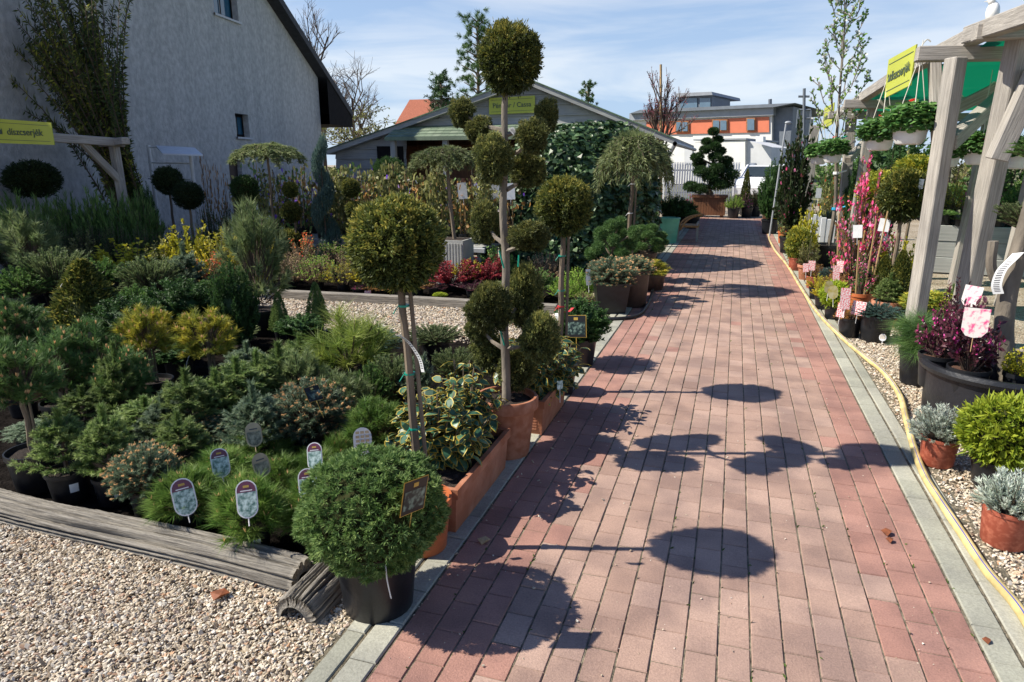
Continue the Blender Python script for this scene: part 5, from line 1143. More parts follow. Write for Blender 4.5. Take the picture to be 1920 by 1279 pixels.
plant('pompom', 1150, 405, 8.1, 100, 'cloud pruned pine with round needle pads left of the weeping larch stem', 'conifer', 'brown', .36, .40); plant('pompom', 1210, 418, 9.5, 95, 'cloud pruned pine with round needle pads right of the weeping larch stem', 'conifer', 'brown', .36, .40)
standard('weeping', 1192, 250, 8.7, 138, 165, 'weeping larch on a tall stem in front of the ivy mound', 'tree', 'brown', .36, .40, tr=.026, name='weeping_larch', stake=True, lean=(-.04, 0), ties=[(345, 'white_paper'), (400, 'white_paper')])
o = tag(obj('ivy_mound', proto('ivy'), None, (-2.55, 11.0, 0), .7, (2.9, 2.4, 2.22)), 'big rounded mound of glossy ivy in front of the shed', 'ivy')
# ---------- bed of conifers: kind, px, top y, distance, width px, label
sp = 'small spruces in the front bed'; gp = 'tufted dwarf pines at the front of the bed'; mh = 'mugo pines on stems'
for a in [
 ('spruce', 105, 764, 2.22, 155, 'young green spruce in a black pot behind the log edging, leader straight up', 'conifer', 'black', .2, .16),
 ('spruce', 188, 758, 2.26, 140, 'young spruce second from the bare stemmed pine along the log', 'conifer', 'black', .18, .15),
 ('budmound', 262, 828, 2.20, 140, 'bluish dwarf spruce dotted with tan buds directly behind the log', 'conifer', 'black', .16, .15),
 ('spruce', 268, 742, 2.75, 160, 'green spruce just behind the tan budded dwarf spruce', 'conifer', 'black', .2),
 ('budmound', 392, 772, 2.80, 150, 'low blue spruce mound with tan buds left of the tufted pines', 'conifer'),
 ('budmound', 575, 708, 2.98, 165, 'widest tan budded blue spruce mound with a dark tag above it', 'conifer'),
 ('spruce', 345, 690, 2.79, 165, 'mid green spruce with a tall leader in the middle of the bed', 'conifer'),
 ('spruce', 440, 668, 3.06, 175, 'spruce with an upright leader left of the yellow needled pine', 'conifer'),
 ('spruce', 520, 640, 3.38, 165, 'spruce with spread branches directly left of the yellow needled pine', 'conifer'),
 ('spruce_blue', 470, 715, 2.75, 140, 'blue green spruce behind the tufted pines', 'conifer'),
 ('mugo_dense', 705, 752, 2.95, 140, 'dense bright green dwarf pine with a white tag beside the trough', 'conifer'),
 ('pine_long', 640, 700, 3.2, 120, 'dull green long needled pine under the yellow needled one', 'conifer'),
 ('pine_yellow', 650, 572, 3.95, 190, 'yellow needled pine fanned out in the middle of the bed', 'conifer'),
 ('juniper', 735, 655, 3.7, 110, 'grey green juniper behind the variegated trough', 'conifer'),
 ('juniper', 815, 608, 4.9, 115, 'grey juniper beside the gravel strip right of the thuja stem', 'conifer'),
 ('juniper', 850, 645, 4.2, 90, 'grey juniper tucked behind the variegated leaves', 'conifer'),
 ('juniper_blue', 705, 592, 4.6, 100, 'blue juniper right of the yellow needled pine', 'conifer'),
 ('spruce_pillar', 590, 530, 5.5, 46, 'slim pillar spruce standing against the gravel strip', 'conifer'),
 ('dark', 560, 590, 4.9, 95, 'dark green yew in front of the slim pillar spruce', 'conifer'),
 ('pine_long', 470, 388, 5.3, 135, 'tall blue green pine in a raised pot beside the gravel strip', 'conifer', 'black', .30),
 ('spruce_pillar', 520, 548, 5.2, 40, 'short pillar spruce right of the tall pine pot', 'conifer'),
 ('dark', 430, 488, 4.4, 92, 'upright very dark yew in front of the tall blue green pine', 'conifer'),
 ('dark', 335, 520, 4.7, 150, 'bushy dark yew left of the upright dark yew', 'conifer'),
 ('gold_cone', 150, 488, 4.1, 160, 'golden tipped pyramid cypress with a white paper strip', 'conifer'),
 ('dark', 232, 556, 4.0, 150, 'spreading dark yew right of the golden pyramid cypress', 'conifer'),
 ('dark', 45, 575, 3.9, 180, 'spreading dark yew at the left edge of the bed', 'conifer'),
 ('juniper', 95, 452, 5.4, 130, 'feathery grey juniper behind the golden pyramid cypress', 'conifer'),
 ('juniper_green', 30, 480, 5.1, 120, 'feathery green juniper at the far left of the bed', 'conifer'),
 ('pine_long', 42, 402, 5.9, 125, 'open long needled pine rising at the far left', 'conifer'),
 ('juniper', 275, 470, 5.6, 120, 'grey green feathery juniper behind the bushy dark yews', 'conifer'),
 ('juniper_green', 185, 470, 6.0, 110, 'green feathery juniper in front of the shaded hedge', 'conifer'),
 ('spruce_blue', 340, 455, 5.9, 100, 'bluish spruce behind the bushy dark yew', 'conifer'),
 ('yellow', 235, 440, 6.7, 120, 'yellow leaved shrub in the sun just before the shaded hedge', 'shrub'),
 ('yellow', 345, 400, 7.0, 100, 'tallest yellow leaved shrub with upright shoots by the shaded hedge', 'shrub'),
 ('gold_shrub', 405, 425, 6.9, 115, 'yellow green shrub left of the tall blue green pine', 'shrub'),
 ('olive', 300, 440, 6.9, 90, 'olive green shrub between two yellow leaved shrubs', 'shrub'),
 ('orange', 395, 468, 6.2, 90, 'shrub with orange red young leaves among the yellow shrubs', 'shrub'),
 ('olive', 440, 420, 7.3, 90, 'olive shrub behind the tall blue green pine', 'shrub'),
 ('spruce', 210, 640, 2.88, 120, 'half hidden spruce under the golden headed pines', 'conifer'),
 ('dark', 640, 640, 4.3, 110, 'dark yew behind the yellow needled pine', 'conifer'),
 ('dark', 120, 700, 3.0, 130, 'dark yew in the shade below the mugo heads', 'conifer'),
 ('spruce', 330, 770, 2.52, 130, 'small spruce between the tan budded spruces', 'conifer'),
 ('spruce', 150, 722, 2.75, 130, 'spruce hidden behind the two front log spruces', 'conifer'),
 ('spruce_blue', 55, 790, 2.55, 120, 'blue spruce low beside the staked bare stem', 'conifer'),
 ('spruce_blue', 300, 735, 2.70, 120, 'blue green spruce left of the mid bed leader spruce', 'conifer'),
 ('spruce', 400, 690, 2.93, 130, 'spruce below the broader golden headed pine', 'conifer'),
 ('spruce', 478, 655, 3.24, 130, 'light green spruce right of the golden headed pines', 'conifer'),
 ('spruce', 560, 625, 3.87, 120, 'spruce between the slim pillar spruce and the yellow needled pine', 'conifer'),
 ('spruce_blue', 460, 640, 3.78, 110, 'blue spruce below the raised pine pot', 'conifer'),
 ('dark', 330, 640, 3.9, 110, 'dark yew between the two golden headed pines', 'conifer'),
 ('juniper', 430, 610, 4.7, 110, 'grey juniper under the upright dark yew', 'conifer'),
 ('spruce_blue', 780, 640, 3.69, 90, 'blue conifer hidden behind the thuja stem', 'conifer'),
 ('juniper_green', 690, 660, 3.5, 100, 'green juniper right of the yellow needled pine', 'conifer'),
 ('dark', 20, 640, 3.0, 110, 'dark yew filling the left edge behind the staked pine', 'conifer'),
 ('juniper_green', 400, 510, 5.7, 110, 'feathery green juniper behind the upright dark yew', 'conifer'),
 ('olive', 160, 430, 7.0, 90, 'olive shrub half in the shade of the house', 'shrub'),
 ('gold_shrub', 480, 430, 7.6, 80, 'yellow green shrub behind the tall blue green pine, right side', 'shrub'),
 ('juniper_green', 250, 520, 4.9, 110, 'feathery green juniper right of the golden pyramid', 'conifer'),
 ('pine_long', 560, 660, 3.35, 110, 'blue green pine left of the yellow needled pine base', 'conifer'),
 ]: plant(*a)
G1 = 'tufted dwarf pines in small black pots'
for (px, ty, Y, w_, lb, tg) in [
 (340, 872, 2.16, 140, 'tufted dwarf pine with purple tag, at the left end of its row', [('capsule', 345, 932, 2.06, 40, 62, 4)]),
 (462, 878, 2.10, 150, 'tufted dwarf pine with purple tag in a tilted pot behind the log', [('capsule', 463, 936, 1.98, 38, 62, -8)]),
 (410, 838, 2.45, 140, 'tufted dwarf pine with purple tag, second row left', [('capsule', 413, 868, 2.32, 32, 48, 6)]),
 (520, 850, 2.45, 130, 'tufted dwarf pine with a faded tag toned brown as if backlit, turned sideways', [('back', 490, 872, 2.32, 34, 40, 30)]),
 (480, 808, 2.72, 130, 'tufted dwarf pine with a faded tag toned brown as if backlit, farthest back', [('back', 476, 815, 2.62, 30, 40, 15)]),
 (592, 838, 2.50, 120, 'tufted dwarf pine with a dark red tag behind the round yew', [('capsule', 590, 856, 2.38, 28, 46, -14)]),
 (570, 885, 2.22, 110, 'tufted dwarf pine with purple tag touching the round yew', [('capsule', 577, 908, 2.10, 34, 52, -5)]),
 (630, 808, 2.70, 70, 'small bright tufted pine between the blue spruce and the dwarf pine', []),
 ]: plant('grasspine', px, ty, Y, w_, lb, 'conifer', 'black', .15, .12, 'tufted dwarf pines at the front of the bed', tags=tg)
o = bpy.data.objects; 
for o in [x for x in COL.objects if x.get('label') == 'dense bright green dwarf pine with a white tag beside the trough']: hang_tag(o, 'white', 680, 828, 2.72, 34, 46, 5)
for o in [x for x in COL.objects if x.get('label') == 'widest tan budded blue spruce mound with a dark tag above it']: hang_tag(o, 'dark', 588, 738, 2.9, 34, 30, 35, -35)
for o in [x for x in COL.objects if x.get('label', '').startswith('golden tipped pyramid')]:
    q = aY(138, 520, 3.95); strip_tag(o, [q, q+[-.03, -.02, -.02], q+[-.09, -.03, -.05], q+[-.14, -.02, -.09]], .035)
for (px, ty, Y, w_, h_, lb, kd) in [
 (22, 640, 2.26, 150, 135, 'mugo pine head on a staked bare stem at the left edge', 'mugo'),
 (95, 622, 2.85, 130, 130, 'mugo pine on a stem beside the left edge one', 'mugo'),
 (165, 605, 3.05, 125, 125, 'mugo pine on a stem left of the golden headed pines', 'mugo'),
 (222, 655, 2.95, 110, 105, 'lower mugo pine on a stem below the golden headed pine', 'mugo'),
 (268, 576, 3.35, 112, 98, 'golden headed pine on a stem, the taller left one', 'mugo_gold'),
 (382, 583, 3.45, 120, 92, 'golden headed pine on a stem, the broader right one', 'mugo_gold'),
 (20, 560, 3.3, 120, 110, 'mugo pine on a stem farthest back at the left edge', 'mugo')]:
    standard(kd, px, ty, Y, w_, h_, lb, 'conifer', 'black', .25, .21, tr=.014, group='pines grafted on stems', name='standard_pine', stake=True)
for o in [x for x in COL.objects if x.get('label', '').startswith('golden headed pine on a stem, the broader')]:
    q = aY(352, 680, 3.4); strip_tag(o, [q+[.02, 0, .05], q+[0, -.01, 0], q+[-.02, 0, -.04]], .02)
for lb_, dz in (('young green spruce in a black pot behind', .07), ('young spruce second from', .06), ('tufted dwarf pine with purple tag in a tilted', .05)):
    for o in [x for x in COL.objects if x.get('label', '').startswith(lb_)]:
        p_ = [c for c in o.children if c.name.startswith('pot')][0]; r_ = p_.scale[0]*.46; b0 = np.array(o.location); a0 = math.atan2(-b0[1], -b0[0])+.15; q = []
        for k in range(4):
            f = lambda a, z: (b0[0]+cos(a)*r_*(1+.12*z/.1), b0[1]+sin(a)*r_*(1+.12*z/.1), dz+z)
            a1, a2 = a0-.2+.1*k, a0-.1+.1*k; q.append([f(a1, 0), f(a2, 0), f(a2, .045), f(a1, .045)])
        obj('price_sticker', mesh('price_sticker', [(np.array(q), 0, None)], ['white_paper']), o)
# ---------- second bed
for a in [
 ('brown', 540, 468, 7.55, 78, 'brown twiggy heather at the left end of the timber edging', 'shrub'),
 ('brown_green', 592, 474, 7.6, 74, 'twiggy heather with green shoots, second along the timber edging', 'shrub'),
 ('twiggy_gold', 640, 486, 7.6, 78, 'twiggy shrub with yellow shoots behind the timber edging', 'shrub'),
 ('gold_shrub', 700, 480, 7.8, 90, 'yellow green shrub just left of the big thuja ball', 'shrub'),
 ('brown', 665, 462, 8.2, 80, 'brown twiggy heather behind the yellow green shrub', 'shrub'),
 ('brown', 565, 452, 8.4, 90, 'tall brown twiggy heather behind the edging row', 'shrub'),
 ('brown_green', 620, 448, 8.6, 85, 'brown and green heather in the middle of the second bed', 'shrub'),
 ('olive', 515, 470, 7.9, 70, 'olive shrub at the far left of the timber edging', 'shrub'),
 ('magenta_low', 672, 540, 7.5, 30, 'small pot of pink flowers behind the timber edging', 'flower'),
 ('bronze', 712, 535, 7.55, 50, 'low bronze plant left of the thuja stem', 'shrub'),
 ('bronze', 782, 528, 7.6, 58, 'low bronze plant right of the thuja stem', 'shrub'),
 ('purple_small', 815, 532, 7.65, 46, 'low purple plant before the red barberry', 'shrub'),
 ('red', 845, 478, 8.0, 86, 'bright red barberry nearest the grey square planter', 'shrub'),
 ('gold_shrub', 878, 482, 8.25, 50, 'small golden shrub between two red barberries', 'shrub'),
 ('red', 908, 474, 8.3, 78, 'bright red barberry right of the golden shrub', 'shrub'),
 ('lime', 825, 550, 7.35, 24, 'tiny yellow plant standing on the timber edging', 'shrub'),
 ('purple_small', 885, 525, 7.7, 62, 'low purple barberry in front of the red ones', 'shrub'),
 ('purple_small', 930, 530, 7.8, 55, 'low purple barberry beside the tall clipped tree', 'shrub'),
 ('green', 1005, 498, 7.8, 66, 'dull green shrub right of the tall clipped tree', 'shrub'),
 ('brown', 1022, 468, 8.7, 72, 'brown heather below the ivy mound', 'shrub'),
 ('fresh', 1085, 498, 7.9, 76, 'fresh green heather beside the ribboned thuja stem', 'shrub'),
 ('fresh', 1060, 520, 7.6, 55, 'lower fresh green heather in front of its taller neighbour', 'shrub'),
 ('brown_green', 1100, 545, 7.45, 50, 'reddish green heather by the square black pot', 'shrub'),
 ('green', 962, 520, 7.9, 60, 'dull green shrub behind the tall clipped tree', 'shrub'),
 ('gold_globe', 492, 492, 7.3, 40, 'small golden globe in a pot left of the edging', 'conifer'),
 ('green', 690, 432, 8.7, 80, 'green shrub behind the thuja ball, left side', 'shrub'),
 ('olive', 560, 470, 8.5, 70, 'olive shrub under the small stacked globes', 'shrub'),
 ('orange', 568, 432, 8.55, 52, 'shrub with orange red tips under the spiral topiary', 'shrub'),
 ('juniper_blue', 604, 428, 8.6, 36, 'small blue conifer at the foot of the spiral topiary', 'conifer'),
 ('green', 935, 452, 8.7, 60, 'green shrub in the shade right of the grey square planter', 'shrub'),
 ]: plant(a[0], a[1], a[2], a[3], a[4]*(1.32 if a[4] > 40 else 1), a[5], a[6], pd=.17, ph=.10)
for o in [x for x in COL.objects if x.get('label', '').startswith('small pot of pink')]: hang_tag(o, 'red', 690, 552, 7.42, 12, 14)
# grey square planter with its weeping larch
p = aY(853, 480, 8.6); p = np.array([p[0], 8.6, 0]); pl_ = tag(empty('weeping_larch', p), 'weeping larch in a tall square grey planter', 'tree'); w_ = 54*mpp(p)/2; hp_ = aY(853, 448, 8.6)[2]
q = [boxq(p[0]-w_, p[0]+w_, p[1]-w_, p[1]+w_, 0, hp_)]
for k in range(9): xx = p[0]-w_+.03+k*(2*w_-.06)/8; q.append(boxq(xx-.012, xx+.012, p[1]-w_-.012, p[1]-w_+.001, .03, hp_-.04))
po = obj('planter', mesh('planter', [(np.concatenate(q), 0, None)], ['grey_planter']), pl_); po.rotation_euler = (0, 0, 0)
sub('soil', mesh('soil', [(np.array([[(p[0]-w_+.03, p[1]-w_+.03, hp_+.003), (p[0]+w_-.03, p[1]-w_+.03, hp_+.003), (p[0]+w_-.03, p[1]+w_-.03, hp_+.003), (p[0]-w_+.03, p[1]+w_-.03, hp_+.003)]]), 0, None)], ['soil']), po)
t0 = aY(836, 278, 8.6); obj('trunk', mesh('trunk', [(tube([p+[0, 0, hp_], (p+t0)/2+[0, 0, .15], t0-[0, 0, .1]], [.03, .026, .02], 8), 0, None)], ['bark'], True), pl_)
m_ = mpp(t0); obj('crown', proto('weeping'), pl_, (t0[0], 8.6, t0[2]-70*m_), 2, (130*m_, 130*m_, 72*m_))
standard('weeping', 500, 270, 8.9, 130, 62, 'weeping larch on a thin stem in front of the house', 'tree', 'black', .3, tr=.02, name='weeping_larch')
standard('weeping', 885, 285, 11.5, 75, 45, 'smaller weeping larch before the clay pots of the shed', 'tree', 'black', .3, tr=.02, name='weeping_larch')
plant('spiral', 598, 253, 9.0, 46, 'slim spiral cut conifer standing before the shed', 'topiary', 'black', .3)
standard('ball_green', 728, 295, 10.3, 66, 64, 'dark green clipped ball on a stem before the shed doorway', 'topiary', 'black', .3, tr=.02, name='ball_topiary')
standard('ball_green', 456, 329, 8.9, 50, 50, 'dark clipped ball near the brown house door', 'topiary', 'black', .28, tr=.018, name='ball_topiary')
standard('ball_box', 792, 347, 10.6, 40, 36, 'small dark clipped ball left of the grey planter', 'topiary', 'black', .28, tr=.018, name='ball_topiary')
for px, ts, lb in ((545, ((342, 28), (380, 36), (430, 44)), 'stack of small thuja balls left of the spiral topiary'), (660, ((336, 34), (378, 30)), 'pair of small thuja balls on one stem right of the spiral topiary')):
    b0 = aY(px, 340, 8.9); r = tag(empty('ball_topiary', (b0[0], 8.9, 0)), lb, 'topiary'); put_pot(r, 'black', .28, .23, (b0[0], 8.9, 0))
    obj('trunk', mesh('trunk', [(tube([(b0[0], 8.9, .18), (b0[0]+.02, 8.9, .6), (b0[0], 8.9, b0[2])], .014, 6), 0, None)], ['bark'], True), r)
    for ty_, w_ in ts:
        q = aY(px+random.uniform(-4, 4), ty_+w_/2, 8.9); m_ = mpp(q); obj('crown', proto('thuja_globe'), r, q, random.random()*6, w_*m_/.92)
# climbers on the bench
kinds = ['climber', 'climber_violet', 'climber_pale', 'climber_red', 'climber', 'climber_pale']
desc = {'climber': 'green leaved climber', 'climber_violet': 'climber with violet flowers', 'climber_pale': 'pale flowered climber', 'climber_red': 'bronze leaved climber'}
land = ['at the house end of the sales bench', 'left of the spiral topiary', 'behind the spiral topiary', 'between the spiral topiary and the dark ball', 'behind the dark clipped ball', 'before the shed post', 'behind the big thuja ball', 'left of the grey planter', 'behind the weeping larch', 'left of the tall clipped tree', 'behind the tall clipped tree']
xs = list(range(462, 958, 15)); zb = .44
for i, px in enumerate(xs):
    kd = kinds[i % 6] if not 505 < px < 610 else ['climber_violet', 'climber_red', 'climber_violet', 'climber_pale'][i % 4]
    Y = 9.42+.3*(i % 3)-.1*(px-460)/500; ty_ = random.choice([300, 308, 316, 325, 312, 335]); 
    if 830 < px: ty_ += 25
    T = aY(px, ty_, Y); r = empty('potted_climber', (T[0], Y, zb))
    hs__ = 'tall' if ty_ < 312 else 'mid height' if ty_ < 325 else 'low'; row = ['front', 'middle', 'back'][i % 3]
    tag(r, f'{hs__} {desc[kd]}, {row} row, {land[min(10, (i//3))]}', 'climber', 'climbers on canes on the sales bench')
    put_pot(r, 'black', .17, .15, (T[0], Y, zb)); hh = max(.4, T[2]-zb-.12)
    obj('foliage', proto(kd), r, (T[0], Y, zb+.12), random.random()*6, (.62, .62, hh))
    for dx in (-.05, .04): obj('stake', mesh('stake', [(tube([(T[0]+dx, Y, zb+.1), (T[0]+dx*.6, Y, zb+.12+hh*(.8+.2*random.random()))], .007, 4), 0, None)], ['cane']), r)
    if px > 860 and i % 2: hang_tag(r, 'slip', px, 360+random.randint(-3, 3), Y-.15, 17, 30)
for i, (px, ty_, kd, w_) in enumerate([(490, 322, 'gold_shrub', 90), (548, 330, 'olive', 80), (632, 310, 'green', 80), (690, 330, 'gold_shrub', 80), (772, 335, 'olive', 80), (850, 345, 'olive', 80), (915, 350, 'green', 90), (675, 345, 'pinkbush', 60)]):
    plant(kd, px, ty_, 10.75+.1*(i % 2), w_, f'leafy shrub behind the sales bench, {["yellow green, at the house end", "olive, left of the spiral topiary", "tall and green, right of the spiral topiary", "yellow green, left of the dark ball", "olive, right of the dark ball", "olive, behind the weeping larch", "green, left of the tall clipped tree", "low with pink flowers"][i]}', 'shrub')
# ---------- shaded corner by the house
g_h = 'row of shaded rosemary pots'
for i, px in enumerate((22, 70, 118, 166, 214, 258)):
    plant('rosemary', px, 352+random.randint(-4, 10), 7.3+.1*i, 78, f'upright dark green shrub of the shaded hedge row, {["at its left end", "left of its middle", "below the trellis sign", "in front of the bamboo foot", "below the trellis post", "at its right end"][i]}', 'shrub', group='shaded hedge row by the house')
for i, px in enumerate((10, 60, 110, 160, 210, 262, 310, 360)):
    plant('heath_dark', px, 412+random.randint(-8, 8), 6.9+.08*i, 70, f'dark low shrub in deep shade below the hedge row, {["at the far left", "below the dark dome", "left of the yellow tag", "under the bamboo foot", "below the trellis post", "under the white stand", "right of the white stand", "beside the yellow shoots"][i]}', 'shrub')
standard('ball_box', 55, 302, 7.7, 92, 66, 'wide dark clipped dome in the shade under the yellow sign', 'topiary', 'black', .3, tr=.02, name='ball_topiary')
standard('ball_box', 312, 313, 9.2, 52, 50, 'dark clipped ball in front of the white stand', 'topiary', 'black', .3, tr=.02, name='ball_topiary')
standard('ball_box', 350, 341, 8.8, 54, 50, 'dark green ball right of the white stand', 'topiary', 'black', .3, tr=.02, name='ball_topiary')
plant('dark', 238, 338, 8.6, 34, 'small dark bush below the trellis brace', 'shrub'); plant('dark', 272, 345, 8.6, 32, 'small dark bush left of the white stand', 'shrub')
for i, px in enumerate((375, 388, 402, 418)):
    plant('climber_red', px, [275, 298, 300, 315][i], 9.6, 26, f'thin dark stemmed shrub against the house wall, {["tallest of its four", "beside the tallest of its four", "third from the white stand", "nearest the brown door"][i]}', 'shrub', group='thin stems by the house wall')
for i, px in enumerate((385, 420, 455)): plant('heath_dark', px, 372, 8.9, 50, f'dark shaded shrub below the thin stems, {["beside the white stand", "in the middle", "below the dark clipped ball"][i]}', 'shrub')
T = aY(178, -25, 8.7); bb = tag(empty('bamboo', (T[0]+.0, 8.7, 0)), 'tall feathery bamboo growing against the shaded house wall', 'bamboo')
m_ = mpp(T); o = obj('foliage', proto('bamboo'), bb, (T[0]+.35, 8.7, 0), 0, (3.1, 2.0, 4.7)); o.rotation_euler = (0, radians(-15), 0)
# ---------- right-hand side
plant('lavender', 1775, 756, 3.98, 122, 'silvery lavender in a red clay pot below the black tub', 'shrub', 'red', .19, .16)
plant('lavender', 1908, 878, 3.16, 128, 'silvery lavender in a red clay pot nearest the camera', 'shrub', 'red', .20, .17)
r = plant('lime', 1892, 752, 3.78, 134, 'bright yellow green clipped shrub right of the lavender', 'shrub', 'black', .24, .15)
tc_ = np.array([1.70, 4.84, 0]); tr_ = .44; th_ = .37
tb = tag(empty('black_tub', tc_), 'huge black plastic tub holding pots and a tree trunk', 'tub')
obj('shell', mesh('shell', [(lathe([(.001, .0), (tr_*.92, 0), (tr_*.96, th_-.06), (tr_*1.03, th_-.05), (tr_*1.05, th_-.025), (tr_*1.03, th_), (tr_*.97, th_), (tr_*.93, .12), (.001, .12)], 48), 0, None)], ['tub_plastic'], True), tb, tc_)
q = smooth([tc_+[.12, -tr_*1.04, th_-.02], tc_+[.17, -tr_*1.06, th_+.0], tc_+[.2, -tr_*1.05, th_+.05], tc_+[.3, -tr_*1.03, th_+.055], tc_+[.4, -tr_*.96, th_+.04]], 6)
obj('handle', mesh('handle', [(tube(q, .012, 8), 0, None)], ['tub_plastic'], True), tb)
for px, ty_, Y, w_, kd, lb, pt in [(1778, 560, 4.92, 84, 'purple', 'purple leaved flowering shrub in the left pot inside the black tub', .24), (1842, 552, 4.64, 108, 'purple', 'purple leaved flowering shrub with the pink picture tag in the black tub', .24), (1812, 512, 5.1, 96, 'purple_small', 'tall purple leaved shrub at the back of the black tub', .24), (1930, 640, 4.6, 70, 'yellow', 'yellow flowered plant at the right side of the black tub', .2)]:
    plant(kd, px, ty_, Y, w_, lb, 'shrub', 'black', pt, .22, lift=.17, mulch=True)
for o in [x for x in COL.objects if x.get('label', '').startswith('purple leaved flowering shrub with')]:
    hang_tag(o, 'pink', 1829, 606, 4.40, 42, 56, 6); hang_tag(o, 'pink', 1822, 556, 4.85, 30, 40, -12)
tt = tag(empty('potted_tree', (1.85, 4.95, .12)), 'leaning grey tree trunk standing in the black tub', 'tree')
pts = [(1.82, 4.95, .12)]+[tuple(aY(px, py, 4.95)) for px, py in [(1882, 640), (1888, 560), (1905, 490), (1925, 420), (1950, 330), (1990, 230)]]
obj('trunk', mesh('trunk', [(tube(smooth(pts, 6), np.linspace(.062, .04, 37), 12), 0, None), (tube(smooth([pts[2], tuple(np.array(pts[3])+[-.12, 0, -.06]), tuple(np.array(pts[3])+[-.14, 0, .12])], 6), .03, 8), 0, None)], ['bark_grey'], True), tt)
obj('crown', proto('juniper'), tt, tuple(aY(1925, 435, 5.1)), 1, (.42, .4, .22)); obj('crown', proto('juniper_green'), tt, tuple(np.array(pts[5])+[.3, .1, 0]), 3, (.9, .7, .45))
q = np.array(pts[3]); strip_tag(tt, [q+[-.02, -.07, .06], q+[-.05, -.08, .02], q+[-.09, -.07, -.05], q+[-.10, -.06, -.14], q+[-.08, -.06, -.2]], .06)
plant('pine_white', 1742, 572, 5.55, 110, 'grassy soft needled pine beside the black tub', 'conifer', 'black', .3)
plant('globe_gold_green', 1748, 548, 7.3, 90, 'orange tinged golden conifer behind the near pergola post', 'conifer', 'black', .3)
